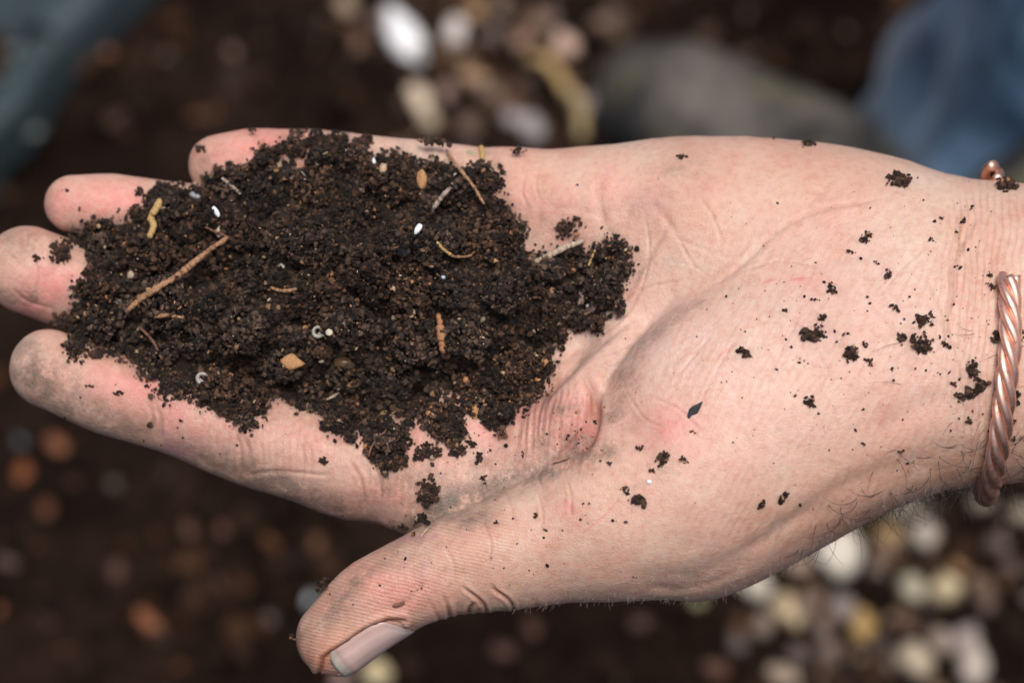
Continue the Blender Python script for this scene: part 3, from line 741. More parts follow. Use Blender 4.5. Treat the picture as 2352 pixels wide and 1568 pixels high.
for a in [
    ('stone', 932, 84, 60, 160, -24, (252, 252, 251), 'bright white elongated shell, the brightest thing above the fingers', 'shell', GT),
    ('stone', 1046, 74, 56, 62, 10, (222, 212, 204), 'rounded whitish stone just right of the bright white shell', 'stone', GT),
    ('chip', 1092, 30, 38, 48, 0, (176, 142, 106), 'small tan chip touching the rounded whitish stone, near the top edge', 'chip', GT),
    ('stone', 1295, 104, 58, 74, 15, (208, 176, 156), 'pinkish beige stone between the litter patch and the boot toe', 'stone', GT),
    ('chip', 960, 222, 46, 64, -25, (212, 192, 168), 'cream chip lying above the little finger, left edge of the litter', 'chip', GT),
    ('chip', 984, 268, 34, 64, -25, (176, 160, 134), 'dull khaki chip hanging below the cream chip above the little finger', 'chip', GT),
    ('stone', 1026, 214, 40, 52, 20, (152, 126, 114), 'mauve brown stone right beside the cream chip above the little finger', 'stone', GT),
    ('chip', 1085, 175, 74, 36, 35, (172, 140, 108), 'tan sliver crossing the middle of the upper litter patch', 'chip', GT),
    ('chip', 1128, 205, 52, 40, 30, (162, 140, 114), 'olive beige chip below the tan sliver in the upper litter', 'chip', GT),
    ('chip', 1200, 88, 46, 40, 0, (150, 118, 100), 'reddish brown chip at the centre of the upper litter patch', 'chip', GT),
    ('stone', 1120, 96, 34, 40, 0, (140, 120, 116), 'small grey mauve stone between the whitish stone and the reddish chip', 'stone', GT),
    ('stalk', 1278, 232, 27, 190, -38, (184, 154, 104), 'straw coloured stalk reaching down to the palm edge', 'stalk', GT),
    ('stalk', 1318, 300, 27, 110, -14, (176, 156, 116), 'short straw coloured stalk continuing down behind the palm edge', 'stalk', GT),
    ('stone', 1180, 272, 66, 40, 10, (158, 148, 150), 'flat lilac grey stone left of the straw stalk', 'stone', GT),
    ('stone', 1225, 292, 50, 60, 0, (160, 152, 152), 'lilac grey stone touching the straw stalk just above the palm', 'stone', GT),
    ('shell', 1352, 238, 36, 76, 38, (140, 126, 122), 'curved greyish shell fragment right of the straw stalk', 'shell', GT),
    ('chip', 868, 44, 44, 60, 0, (112, 92, 82), 'dull brown chip left of the bright white shell', 'chip', GT),
    ('chip', 1245, 44, 60, 46, 0, (122, 96, 80), 'dark beige chip near the top edge above the pinkish stone', 'chip', GT),
    ('chip', 1070, 285, 50, 60, -30, (96, 76, 64), 'dark brown chip behind the middle of the little finger', 'chip', GT),
    ('chip', 796, 10, 40, 60, -10, (148, 128, 106), 'beige chip cut by the top edge left of the white shell', 'chip', GT),
    ('chip', 820, 110, 40, 90, -14, (112, 84, 68), 'long brown chip standing left of the white shell', 'chip', GT),
    ('stone', 1385, 60, 50, 50, 0, (118, 96, 80), 'brown stone above the toe of the boot', 'stone', GT),
    ('stone', 1924, 1262, 112, 112, 0, (236, 226, 208), 'large round cream stone right under the wrist edge', 'stone', GB),
    ('stone', 1738, 1338, 76, 68, 0, (216, 206, 186), 'round pale stone half hidden by the lower edge of the hand', 'stone', GB),
    ('chip', 1832, 1298, 70, 48, -10, (172, 146, 128), 'pinkish tan chip between the two largest round stones', 'chip', GB),
    ('stone', 1812, 1400, 70, 84, -10, (214, 192, 152), 'cream yellow stone below the pinkish tan chip', 'stone', GB),
    ('stone', 1752, 1433, 56, 60, 0, (142, 124, 108), 'dull beige stone touching the cream yellow one on its left', 'stone', GB),
    ('chip', 2013, 1312, 46, 86, 0, (124, 108, 96), 'upright greyish brown chip right of the large cream stone', 'chip', GB),
    ('stone', 2041, 1226, 60, 52, 0, (168, 138, 94), 'golden brown stone beside the large cream stone, under the hair', 'stone', GB),
    ('stone', 2122, 1228, 64, 76, -20, (190, 178, 164), 'greyish white stone below the wrist hairs', 'stone', GB),
    ('stone', 2094, 1350, 64, 62, 0, (196, 188, 162), 'pale olive stone at the left end of the bright pair', 'stone', GB),
    ('stone', 2174, 1352, 80, 62, 0, (208, 190, 150), 'cream stone at the right end of the bright pair', 'stone', GB),
    ('chip', 2204, 1294, 46, 54, 0, (172, 130, 92), 'orange tan chip resting on the cream stone of the bright pair', 'chip', GB),
    ('stone', 1935, 1392, 50, 60, 20, (152, 140, 134), 'lilac grey stone straight below the large cream stone', 'stone', GB),
    ('stone', 1978, 1434, 46, 70, 15, (188, 154, 96), 'mustard yellow stone beside the lilac grey one', 'stone', GB),
    ('stone', 1888, 1446, 54, 52, 0, (130, 112, 102), 'grey brown stone left of the mustard yellow one', 'stone', GB),
    ('stone', 2100, 1512, 74, 84, 0, (212, 194, 166), 'cream stone at the bottom edge, left of the tall pale one', 'stone', GB),
    ('stone', 2236, 1522, 56, 104, 5, (204, 190, 176), 'tall pale pinkish stone at the bottom right corner', 'stone', GB),
    ('stone', 2216, 1462, 64, 62, 0, (170, 156, 150), 'lilac stone right above the tall pale one', 'stone', GB),
    ('chip', 2160, 1470, 60, 50, 0, (150, 134, 120), 'greyish chip left of the lilac stone', 'chip', GB),
    ('chip', 1797, 1546, 84, 46, 20, (184, 164, 142), 'beige chip cut by the bottom edge below the cream yellow stone', 'chip', GB),
    ('stone', 1694, 1480, 48, 58, -20, (106, 92, 86), 'dim grey stone at the left side of the lower litter', 'stone', GB),
    ('stone', 1830, 1502, 58, 50, 0, (112, 96, 90), 'dim mauve stone above the beige chip at the bottom edge', 'stone', GB),
    ('stone', 2346, 1180, 56, 56, 0, (164, 152, 132), 'pale stone cut by the right edge under the bracelet', 'stone', GB),
    ('stone', 2250, 1156, 52, 44, 0, (156, 142, 126), 'beige stone right below the lower tip of the bracelet', 'stone', GB),
    ('stone', 2076, 1168, 84, 40, -10, (156, 146, 130), 'flat beige stone just below the hairy edge of the wrist', 'stone', GB),
    ('chip', 2266, 1376, 46, 70, -10, (104, 84, 72), 'dark brown chip right of the bright pair of stones', 'chip', GB),
    ('chip', 2085, 1430, 44, 60, 0, (98, 70, 54), 'reddish brown chip below the pale olive stone', 'chip', GB),
    ('chip', 2320, 1300, 50, 60, 0, (84, 66, 56), 'dark chip near the right edge beside the orange tan chip', 'chip', GB),
    ('chip', 2330, 1450, 50, 60, 20, (92, 74, 62), 'dark brown chip at the right edge beside the lilac stone', 'chip', GB),
    ('stone', 2040, 1528, 44, 40, 0, (110, 92, 78), 'brownish stone at the bottom edge left of the cream stone', 'stone', GB),
    ('stone', 1600, 1384, 40, 26, 0, (168, 166, 122), 'greenish cream stone peeping out below the wrist fold', 'stone', GB),
    ('stone', 866, 1545, 50, 52, 0, (220, 200, 156), 'cream yellow stone at the bottom edge right under the thumb nail', 'stone'),
    ('stone', 785, 1562, 50, 34, 0, (178, 150, 140), 'pinkish grey stone under the tip of the thumb nail', 'stone'),
    ('stone', 712, 1378, 26, 34, 0, (178, 184, 186), 'bluish white pebble behind the pad of the thumb', 'pebble'),
    ('chip', 128, 1018, 60, 30, 30, (146, 88, 54), 'orange brown chip below the tip of the index finger', 'chip', GO),
    ('chip', 54, 1080, 34, 62, 10, (150, 84, 44), 'bright rusty chip near the left edge below the index fingertip', 'chip', GO),
    ('stone', 46, 1016, 30, 32, 0, (74, 82, 88), 'blue grey pebble left of the orange brown chip', 'pebble'),
    ('chip', 106, 1166, 42, 46, 0, (110, 64, 38), 'rusty chip below the bright rusty one', 'chip', GO),
    ('chip', 342, 1428, 96, 34, 45, (156, 96, 62), 'long slanting orange chip in the lower left', 'chip', GO),
    ('chip', 512, 1216, 40, 36, 0, (100, 60, 42), 'rusty brown chip below the middle of the index finger', 'chip', GO),
    ('chip', 432, 1216, 36, 40, 0, (92, 58, 36), 'brown chip left of the rusty one below the index finger', 'chip', GO),
    ('chip', 728, 1246, 34, 46, 0, (106, 66, 34), 'rusty chip left of the thumb below the finger web', 'chip', GO),
    ('chip', 496, 1340, 36, 36, 0, (90, 60, 46), 'dim brown chip right of the long slanting chip', 'chip', GO),
    ('chip', 166, 1500, 50, 30, 20, (120, 72, 46), 'rusty chip near the bottom edge on the left', 'chip', GO),
    ('chip', 0, 1392, 26, 46, 0, (160, 96, 50), 'orange chip cut by the left edge', 'chip', GO),
    ('stone', 618, 1420, 38, 38, 0, (84, 70, 64), 'dim greyish stone left of the thumb tip', 'stone'),
    ('chip', 92, 1432, 70, 30, -20, (92, 60, 46), 'dim brown chip between the left edge and the long slanting chip', 'chip', GO),
    ('chip', 14, 1290, 60, 36, 20, (84, 60, 48), 'dull chip by the left edge above the orange one', 'chip', GO),
    ('chip', 268, 1310, 40, 54, 0, (88, 54, 40), 'dark rusty chip above the long slanting chip', 'chip', GO),
    ('stone', 262, 1112, 34, 34, 0, (62, 56, 40), 'dark olive pebble under the index finger', 'pebble'),
    ('chip', 636, 1180, 42, 36, 0, (88, 50, 32), 'dark rusty chip close under the index finger base', 'chip', GO),
    ('chip', 1220, 1440, 44, 52, 0, (92, 58, 42), 'rusty chip below the knuckle of the thumb', 'chip', GO),
    ('chip', 1150, 1492, 60, 40, 20, (88, 54, 38), 'dark rusty chip nearer the bottom edge below the thumb', 'chip', GO),
    ('chip', 1470, 1430, 50, 40, 0, (84, 54, 40), 'dark brown chip below the fold of the thumb base', 'chip', GO),
    ('chip', 1645, 1534, 50, 50, 0, (98, 62, 40), 'brown chip at the bottom edge left of the lower litter', 'chip', GO),
    ('chip', 243, 122, 30, 30, 0, (124, 74, 42), 'orange brown chip right of the plastic tray edge', 'chip', GO),
    ('chip', 382, 128, 26, 26, 0, (94, 74, 62), 'faint brown chip between the orange chip and the mauve one', 'chip', GO),
    ('stone', 534, 120, 28, 28, 0, (116, 90, 80), 'mauve brown stone above the little finger tip', 'stone'),
    ('chip', 600, 98, 28, 28, 0, (132, 92, 62), 'tan chip right of the mauve brown stone', 'chip', GO),
    ('chip', 470, 262, 70, 30, -20, (108, 70, 42), 'curved rusty chip above the tip of the little finger', 'chip', GO),
    ('chip', 530, 205, 36, 34, 0, (86, 62, 46), 'dim brown chip above the curved rusty chip', 'chip', GO),
    ('chip', 265, 272, 36, 60, 0, (74, 48, 34), 'dark reddish chip above the ring finger', 'chip', GO),
    ('chip', 1850, 60, 60, 60, 0, (60, 42, 34), 'dark brown clump of bark above the boot', 'chip', GO),
    ('chip', 2055, 60, 60, 70, 0, (84, 56, 40), 'reddish brown clump of bark left of the jeans', 'chip', GO)]:
    litter(*a)

# small bits of the same gravel and bark filling the space between the larger pieces
sets = []
for (cu, cv, su, sv, n) in [(1130, 150, 170, 110, 110), (2050, 1390, 230, 120, 85), (1500, 60, 350, 60, 40), (400, 1300, 420, 160, 60), (500, 150, 300, 120, 40)]:
    uu, vv = rng.normal(cu, su, n), rng.normal(cv, sv, n)
    pts = np.array([tuple(ground_pt(a, b)) for a, b in zip(uu, vv)]); r = .0022 + .0042 * rng.random(n) ** 2
    pts[:, 2] = ground_height(pts[:, 0], pts[:, 1]) + r * .4
    pal = np.array([[.14, .095, .068], [.08, .05, .036], [.24, .175, .125], [.14, .08, .045], [.17, .13, .11]]) if cu > 1000 else np.array([[.045, .023, .013], [.035, .02, .013], [.06, .03, .016], [.035, .025, .02]])
    sets.append(scatter(pts, r, pal[rng.integers(0, len(pal), n)] * (.6 + .8 * rng.random((n, 1))), L1, F1))
V, F, C4 = join(*sets)
o = mesh_np('gravel_and_bark', V, F, M_clod, None); attr(o, 'tint', C4, 'FLOAT_COLOR'); tag(o, 'small brown and beige bits of gravel and bark strewn between the larger pieces', 'gravel', kind='stuff')

# ---------------------------------------------------------------- plastic tray at the top left
def quad_strip(rows, mat, name, parent=None, smooth=True):
    rows = np.array(rows); a, b = rows.shape[:2]
    V = rows.reshape(-1, 3); k = np.arange(a * b).reshape(a, b)
    F = np.stack([k[:-1, :-1], k[1:, :-1], k[1:, 1:], k[:-1, 1:]], -1).reshape(-1, 4)
    return mesh_np(name, V, F, mat, parent, smooth, origin=V.mean(0) if parent is None else (0, 0, 0))
M_tray = simple('tray_plastic', (0.034, 0.052, 0.056), 0.42, nscale=22, namt=.35, bump=.0006, bscale=120)
tray = empty('plastic_tray', (-0.26, 0.95, 0)); tag(tray, 'blue grey plastic tray with a raised rim at the top left corner', 'tray')
# rim line runs from (330, 0) down to (-10, 400) in the picture
r0 = ground_pt(270, -20, .03); r1 = ground_pt(150, 100, .03); r2 = ground_pt(-95, 430, .03)
wall_dir = (r2 - r0).normalized(); nrm = Vector((-wall_dir.y, wall_dir.x, 0)); nrm = nrm if nrm.x < 0 else -nrm
def tray_rows(prof, a, b, n=20):
    rows = []
    for i in range(n + 1):
        p = a.lerp(b, i / n) + nrm * (0.0025 * math.sin(i * 1.3))
        rows.append([(p.x + nrm.x * d, p.y + nrm.y * d, z) for d, z in prof])
    return rows
ex0, ex1 = r1, r1 + (r2 - r1) * 2.2
rim_prof = [(-.002, .002), (0, .024), (.001, .029), (.004, .0315), (.012, .032), (.016, .030), (.0175, .026), (.0185, .012)]
w1_ = quad_strip(tray_rows(rim_prof, ex0, ex1), M_tray, 'tray_rim', tray); adopt_m = Matrix.Translation(-tray.location)
w2_ = quad_strip(tray_rows([(.0185, .012), (.022, .006), (.03, .005), (.30, .006)], ex0, ex1), M_tray, 'tray_floor', tray)
# the far side turns away to the right
d2 = (ground_pt(262, -20, .03) - r1); d2.z = 0
n2_ = Vector((-d2.y, d2.x, 0)).normalized(); n2_ = n2_ if n2_.x < 0 else -n2_
rows = []
for i in range(15):
    p = r1 + d2 * (i / 14) * 3.0
    rows.append([(p.x + n2_.x * d, p.y + n2_.y * d, z) for d, z in [(-.002, .002), (0, .026), (.002, .033), (.010, .036), (.02, .035), (.024, .026), (.03, .013), (.25, .0125)]])
w3_ = quad_strip(rows, simple('tray_plastic_rim', (0.042, 0.060, 0.068), 0.42, nscale=22, namt=.3), 'tray_wall', tray)
for o in (w1_, w2_, w3_): o.matrix_parent_inverse = adopt_m
for k, (u, v, s_) in enumerate([(40, 118, 26), (75, 300, 20), (16, 170, 16)]):
    p = ground_pt(u, v, .012)
    V, F = I2; Vv = V * (1 + .3 * vnoise(V, .7, 300 + k))[:, None] * np.array([1.2, 1, .35]) * s_ * 0.00021 + np.array(p)
    o = mesh_np('dried_mud', Vv, F, simple('dry_mud', (0.10, 0.115, 0.115), .9, nscale=200, bump=.0004), None)
    tag(o, ['round grey splash of dried mud on the plastic tray', 'pale grey smear of mud near the edge of the tray', 'small grey mud speck cut off at the left of the tray'][k], 'mud splash', 'mud splashes on the tray')

# ---------------------------------------------------------------- boot and jeans of the person
def chainm(P, pts, k=4):
    q = spline(pts, k); d = None
    for a, b in zip(q[:-1], q[1:]):
        e, t = seg_dist(P, a[:3], b[:3]); e = e - (a[3] + (b[3] - a[3]) * t)
        d = e if d is None else np.minimum(d, e)
    return d
toe = ground_pt(1470, 178, .03); heel = ground_pt(2280, 650, .03)
bd = (heel - toe); bd.z = 0; BL = bd.length; bd.normalize(); bs = Vector((-bd.y, bd.x, 0))
def bp_(l, s_, z): return tuple(toe + bd * l + bs * s_)[:2] + (z,)
def boot_sdf(P):
    P = np.asarray(P, float)
    a = chainm(P, [bp_(.0, 0, .024) + (.020,), bp_(.03, 0, .028) + (.026,), bp_(.075, 0, .029) + (.027,), bp_(.12, 0, .032) + (.027,), bp_(.16, 0, .045) + (.034,), bp_(.20, 0, .06) + (.04,), bp_(.225, 0, .10) + (.04,)])
    b = chainm(P, [bp_(.02, .010, .026) + (.022,), bp_(.09, .012, .030) + (.026,), bp_(.2, .006, .04) + (.034,)])
    c = chainm(P, [bp_(.02, -.010, .026) + (.022,), bp_(.09, -.012, .030) + (.026,), bp_(.2, -.006, .04) + (.034,)])
    d = smin(smin(a, b, .015), c, .015)
    # lace ridges and a stitched toe cap seam
    l = (P - np.array(toe)) @ np.array(bd)
    d = d - 0.0016 * np.sin(l / .011 * 6.283) * np.clip((l - .06) / .02, 0, 1) * np.clip((.13 - l) / .02, 0, 1) + 0.002 * np.exp(-((l - .045) / .002) ** 2)
    d = np.maximum(d, .012 - P[:, 2])
    return d
def nets_obj(fn, lo, hi, h, mat, name):
    V, F = surface_nets(fn, lo, hi, h)
    return adopt(mesh_np(name, V, F, mat, person), person)
lo = np.minimum(np.array(toe), np.array(heel)) - .08; hi = np.maximum(np.array(toe), np.array(heel)) + .08
lo[2] = -.004; hi[2] = .26
M_boot = bpy.data.materials.new('muddy_boot'); M_boot.use_nodes = True
t = M_boot.node_tree; b_ = t.nodes['Principled BSDF']; tc = t.nodes.new('ShaderNodeTexCoord')
nA = noise_(t, tc.outputs['Object'], 26, 4, .6); nB = noise_(t, tc.outputs['Object'], 60, 3, .6); nC = noise_(t, tc.outputs['Object'], 38, 2, .5)
cA = ramp_(t, nA.outputs['Fac'], [(0.40, (0.018, 0.017, 0.016)), (0.5, (0.042, 0.037, 0.032)), (0.62, (0.12, 0.105, 0.09))])
cB = mix_(t, 'MIX', ramp_(t, nC.outputs['Fac'], [(0.58, (0, 0, 0)), (0.66, (.8, .8, .8))]), cA, (0.12, 0.11, 0.055))
t.links.new(mix_(t, 'MULTIPLY', .6, cB, ramp_(t, nB.outputs['Fac'], [(0.3, (.5, .5, .5)), (.7, (1.3, 1.3, 1.3))])), b_.inputs['Base Color']); b_.inputs['Roughness'].default_value = .75
boot = nets_obj(boot_sdf, lo, hi, .0035, M_boot, 'boot')
M_sole = simple('boot_sole', (0.035, 0.036, 0.038), .7, nscale=90)
def sole_sdf(P):
    P = np.asarray(P, float); Q = P.copy(); Q[:, 2] = 0
    d = chainm(Q, [bp_(.0, 0, 0) + (.023,), bp_(.05, .005, 0) + (.036,), bp_(.10, .007, 0) + (.038,), bp_(.2, 0, 0) + (.040,), bp_(.25, 0, 0) + (.038,)])
    l = (P - np.array(toe)) @ np.array(bd)
    return np.maximum(np.maximum(d + .0015 * (np.sin(l / .012 * 6.283) > 0), P[:, 2] - .0145 - .004 * np.clip(-l / .02, 0, 1)), -.002 - P[:, 2])
sole = nets_obj(sole_sdf, lo, (hi[0], hi[1], .03), .003, M_sole, 'boot_sole')

M_jean = bpy.data.materials.new('denim'); M_jean.use_nodes = True
t = M_jean.node_tree; b_ = t.nodes['Principled BSDF']; tc = t.nodes.new('ShaderNodeTexCoord')
wv = t.nodes.new('ShaderNodeTexWave'); wv.inputs['Scale'].default_value = 700; wv.bands_direction = 'DIAGONAL'; t.links.new(tc.outputs['Object'], wv.inputs[0])
nA = noise_(t, tc.outputs['Object'], 16, 4, .55, 1.0)
cJ = ramp_(t, nA.outputs['Fac'], [(0.38, (0.016, 0.042, 0.09)), (0.5, (0.045, 0.105, 0.19)), (0.62, (0.15, 0.26, 0.39))])
tz = t.nodes.new('ShaderNodeSeparateXYZ'); t.links.new(tc.outputs['Object'], tz.inputs[0])
fade = attrn(t, 'wear').outputs['Fac']; b_.inputs['Specular IOR Level'].default_value = .15
t.links.new(mix_(t, 'MULTIPLY', .35, mix_(t, 'MIX', fade, cJ, (0.25, 0.35, 0.43)), wv.outputs['Color']), b_.inputs['Base Color'])
b_.inputs['Roughness'].default_value = .9; b_.inputs['Sheen Weight'].default_value = .2
ank = ground_pt(2385, 480, 0)
def leg_ring(z, r, ox, ph, n=72):
    out = []
    for i in range(n):
        a = 2 * math.pi * i / n
        fold = 1 + .06 * math.sin(3 * a + ph + z * 9) + .045 * math.sin(5 * a - ph * 1.3 + z * 23) + .025 * math.sin(9 * a + z * 50 + ph)
        out.append((ank.x + ox + r * .82 * fold * math.cos(a), ank.y + r * .82 * fold * math.sin(a), z + .006 * math.sin(2 * a + ph)))
    return out
prof = [(.012, .104), (.016, .111), (.026, .113), (.033, .110), (.036, .1055), (.05, .106), (.065, .113), (.08, .104), (.10, .088), (.12, .0865), (.14, .080), (.17, .079), (.21, .080), (.26, .080), (.33, .082), (.42, .085), (.5, .09)]
rows = []
for z, r in prof:
    rg = leg_ring(z, r, 0, 1.0 + z * 4)
    rows.append(rg + rg[:1])
jv = np.array(rows); a_, b2 = jv.shape[:2]; kk = np.arange(a_ * b2).reshape(a_, b2)
jeans = mesh_np('jeans', jv.reshape(-1, 3), np.stack([kk[:-1, :-1], kk[:-1, 1:], kk[1:, 1:], kk[1:, :-1]], -1).reshape(-1, 4), M_jean, person); adopt(jeans)
jz = jv.reshape(-1, 3)[:, 2]
attr(jeans, 'wear', np.clip(.9 - np.abs(jz - .045) / .06, 0, .8) + .12 * (vnoise(jv.reshape(-1, 3), .03, 77) > .3))
sm = jeans.modifiers.new('smooth', 'SUBSURF'); sm.levels = sm.render_levels = 1

# ---------------------------------------------------------------- thumb nail
M_nail = bpy.data.materials.new('nail'); M_nail.use_nodes = True
t = M_nail.node_tree; b_ = t.nodes['Principled BSDF']
t.links.new(attrn(t, 'tint').outputs['Color'], b_.inputs['Base Color'])
b_.inputs['Roughness'].default_value = .3; b_.inputs['Specular IOR Level'].default_value = .5; b_.inputs['Subsurface Weight'].default_value = .3; b_.inputs['Subsurface Scale'].default_value = .001; b_.inputs['Subsurface Radius'].default_value = (1, .4, .3)
def march(o, d, r0=0.0, off=0.0):
    o = np.asarray(o, float); d = np.asarray(d, float); d = d / np.linalg.norm(d); r = r0
    for _ in range(60):
        s_ = float(hand_sdf(np.array([o + d * r]))[0]) - off
        if abs(s_) < .2: break
        r -= s_ * -1 * -1 if False else 0
        r += -s_ * .9 if s_ < 0 else -s_ * .9
    return o + d * r
def march_out(o, d, off=0.0, rmax=260):
    rr = np.linspace(5, rmax, 160); P = np.asarray(o)[None] + rr[:, None] * (np.asarray(d) / np.linalg.norm(d))[None]
    s_ = hand_sdf(P) - off
    i = np.argmax(s_ > 0)
    if s_[i] <= 0: return P[-1]
    f = s_[i] / (s_[i] - s_[i - 1]); return P[i] * (1 - f) + P[i - 1] * f
ax0 = np.array([893.0, 1377, 79]); ax1 = np.array([742.0, 1478, 58])
adir = (ax1 - ax0) / np.linalg.norm(ax1 - ax0)
zv = np.array([0, 0, 1.0]); up_ = zv - adir * (zv @ adir); up_ /= np.linalg.norm(up_); sd_ = np.cross(adir, up_)
if sd_[1] < 0: sd_ = -sd_
NT, NP = 30, 26
rows, cols_ = [], []
edge = spline([(905, 1422, 0), (860, 1434, 0), (834, 1448, 0), (793, 1476, 0), (759, 1497, 0), (738, 1513, 0)], 8)
for i in range(NT):
    t_ = i / (NT - 1)
    c0 = ax0 + (ax1 - ax0) * (t_ * 1.04 - .04)
    # start angle so that the border passes along the seen outline of the nail
    best = None
    for ph in np.linspace(.05, 1.5, 60):
        p = march_out(c0, up_ * math.cos(ph) + sd_ * math.sin(ph))
        e = np.hypot(edge[:, 0] - p[0], edge[:, 1] - p[1]).min()
        if best is None or e < best[0]: best = (e, ph)
    ph0 = best[1]
    if t_ < .22: ph0 += 1.3 * (1 - math.sqrt(max(0, 1 - ((.22 - t_) / .23) ** 2)))
    if t_ > .93: ph0 += (t_ - .93) * 3.5
    row = []
    for j in range(NP):
        f = j / (NP - 1); ph = ph0 + f * (2.35 - 0)
        d = up_ * math.cos(ph) + sd_ * math.sin(ph)
        p = march_out(c0, d, off=-3.5 + 5.2 * math.sin(math.pi * min(1, f * 1.15 + .06)) ** .6)
        row.append(p)
        free = np.clip((t_ - .86) / .05, 0, 1); lun = np.clip((.16 - t_) / .08, 0, 1)
        c = np.array([.72, .49, .44]) * (1 - free) + np.array([.56, .50, .42]) * free
        c = c * (1 - lun) + np.array([.66, .52, .50]) * lun
        c = c * (1 + .06 * math.sin(j * 2.3 + 1) + .05 * math.sin(j * 5.1))
        c = c * (1 + .07 * vnoise(np.array([[i * 1.0, j * 1.0, 0]]), 4, 5)[0]) * (1 - .35 * math.exp(-(j / 1.3) ** 2)) * (1 - .25 * math.exp(-((t_ - .86) / .03) ** 2))
        cols_.append(list(np.clip(c, 0, 1)) + [1])
    rows.append(row)
nrow = np.array(rows)
# tip row bends down over the flesh
nv_ = nrow.reshape(-1, 3); kk = np.arange(NT * NP).reshape(NT, NP)
nF = np.stack([kk[:-1, :-1], kk[:-1, 1:], kk[1:, 1:], kk[1:, :-1]], -1).reshape(-1, 4)
nail = mesh_np('thumb_nail', tw(nv_), nF, M_nail, hand); nail.matrix_parent_inverse = Matrix.Identity(4)
attr(nail, 'tint', cols_, 'FLOAT_COLOR')
sol = nail.modifiers.new('thickness', 'SOLIDIFY'); sol.thickness = .00022; sol.offset = 0
print('nail', round(time.time() - T0, 1))

# ---------------------------------------------------------------- copper wire bracelet
M_cu = bpy.data.materials.new('copper'); M_cu.use_nodes = True
t = M_cu.node_tree; b_ = t.nodes['Principled BSDF']; tc = t.nodes.new('ShaderNodeTexCoord')
nA = noise_(t, tc.outputs['Object'], 600, 4, .65)
t.links.new(ramp_(t, nA.outputs['Fac'], [(0.3, (0.52, 0.27, 0.19)), (0.45, (0.88, 0.54, 0.42)), (0.7, (0.95, 0.66, 0.54))]), b_.inputs['Base Color'])
b_.inputs['Metallic'].default_value = 1
t.links.new(ramp_(t, nA.outputs['Fac'], [(0.35, (.60,) * 3), (0.6, (.42,) * 3)]), b_.inputs['Roughness'])
brac = empty('copper_bracelet', tw1(2300, 800, 150)); tag(brac, 'open cuff bracelet of twisted copper wire around the wrist', 'bracelet')
BI = Matrix.Translation(-brac.location)
def bpath(f):
    """f from 0 (cut end on the front) to 1 (cut end at the top edge); returns centre point and outward normal"""
    phi = R(-33) + f * R(360 - 66)        # 0 faces the lens, 90 degrees points down the picture
    uu = np.interp(f, [0, .12, .25, .38, .48, .7, .86, .93, 1], [2318, 2322, 2300, 2270, 2262, 2262, 2266, 2274, 2284])
    c = np.array([uu, 775.0, -20.0]); d = np.array([0, math.sin(phi), math.cos(phi)])
    p = march_out(c, d, off=19, rmax=460)
    return p, d
FS = np.linspace(0, 1, 170)
Pc = np.array([bpath(f)[0] for f in FS])
# smooth path and pull the last bit out over the top edge
for _ in range(6): Pc[1:-1] = (Pc[:-2] + 2 * Pc[1:-1] + Pc[2:]) / 4
Tn = np.gradient(Pc, axis=0); Tn /= np.linalg.norm(Tn, axis=1, keepdims=True)
cen = np.array([0, 775.0, -20.0]); out = Pc - np.array([1, 0, 0]) * Pc[:, :1] - cen; out[:, 0] = 0
out -= Tn * (out * Tn).sum(1, keepdims=True); out /= np.linalg.norm(out, axis=1, keepdims=True); bi = np.cross(Tn, out)
arc = np.concatenate([[0], np.cumsum(np.linalg.norm(np.diff(Pc, axis=0), axis=1))])
for s3 in range(4):
    ps = -(arc + 14 * np.sin(arc / 170)) / 245 * 2 * math.pi + s3 * math.pi / 2 + .5
    w = Pc + 16.2 * (np.cos(ps)[:, None] * out + np.sin(ps)[:, None] * -bi)
    cut = {0: (2, 166), 1: (0, 170), 2: (5, 164), 3: (1, 169)}[s3]
    w = w[cut[0]:cut[1]]
    V, F = tube(w, 11.6 + .5 * vnoise(w, 60, 40 + s3), 14)
    o = mesh_np('wire', tw(V), F, M_cu, brac); o.matrix_parent_inverse = BI
print('bracelet', round(time.time() - T0, 1))

# ---------------------------------------------------------------- the heap of soil
HOLES = [(686, 362, 11, 26), (818, 352, 22, 16), (1350, 714, 12, 9), (1255, 743, 14, 6), (232, 778, 30, 12), (1100, 380, 10, 8), (650, 360, 10, 10), (1055, 905, 26, 14), (1190, 770, 16, 9), (960, 905, 12, 16), (1110, 850, 16, 10), (700, 905, 12, 9), (905, 975, 12, 16), (1300, 690, 9, 12), (560, 915, 16, 10), (1240, 610, 14, 9)]
hg_u = GU0 + (np.arange(GW) + .5) * GS; hg_v = GV0 + (np.arange(GH) + .5) * GS
UU, VVg = np.meshgrid(hg_u, hg_v, indexing='ij'); Pg = np.stack([UU.ravel(), VVg.ravel()], 1)
jit = np.stack([vnoise(np.c_[Pg, np.zeros(len(Pg))], 34, 81), vnoise(np.c_[Pg, np.zeros(len(Pg))], 34, 82)], 1) * 15 + np.stack([vnoise(np.c_[Pg, np.zeros(len(Pg))], 13, 83), vnoise(np.c_[Pg, np.zeros(len(Pg))], 13, 84)], 1) * 6
Mk = inside(Pg + jit, HEAP)
for (u, v, a, b) in HOLES: Mk &= ~((((Pg[:, 0] + jit[:, 0] - u) / a) ** 2 + ((Pg[:, 1] + jit[:, 1] - v) / b) ** 2) < 1)
ED = np.full(len(Pg), 0.0); sel = np.where(Mk)[0]
hp = np.array(HEAP + HEAP[:1], float)
ED[sel] = poly_dist(Pg[sel], hp)
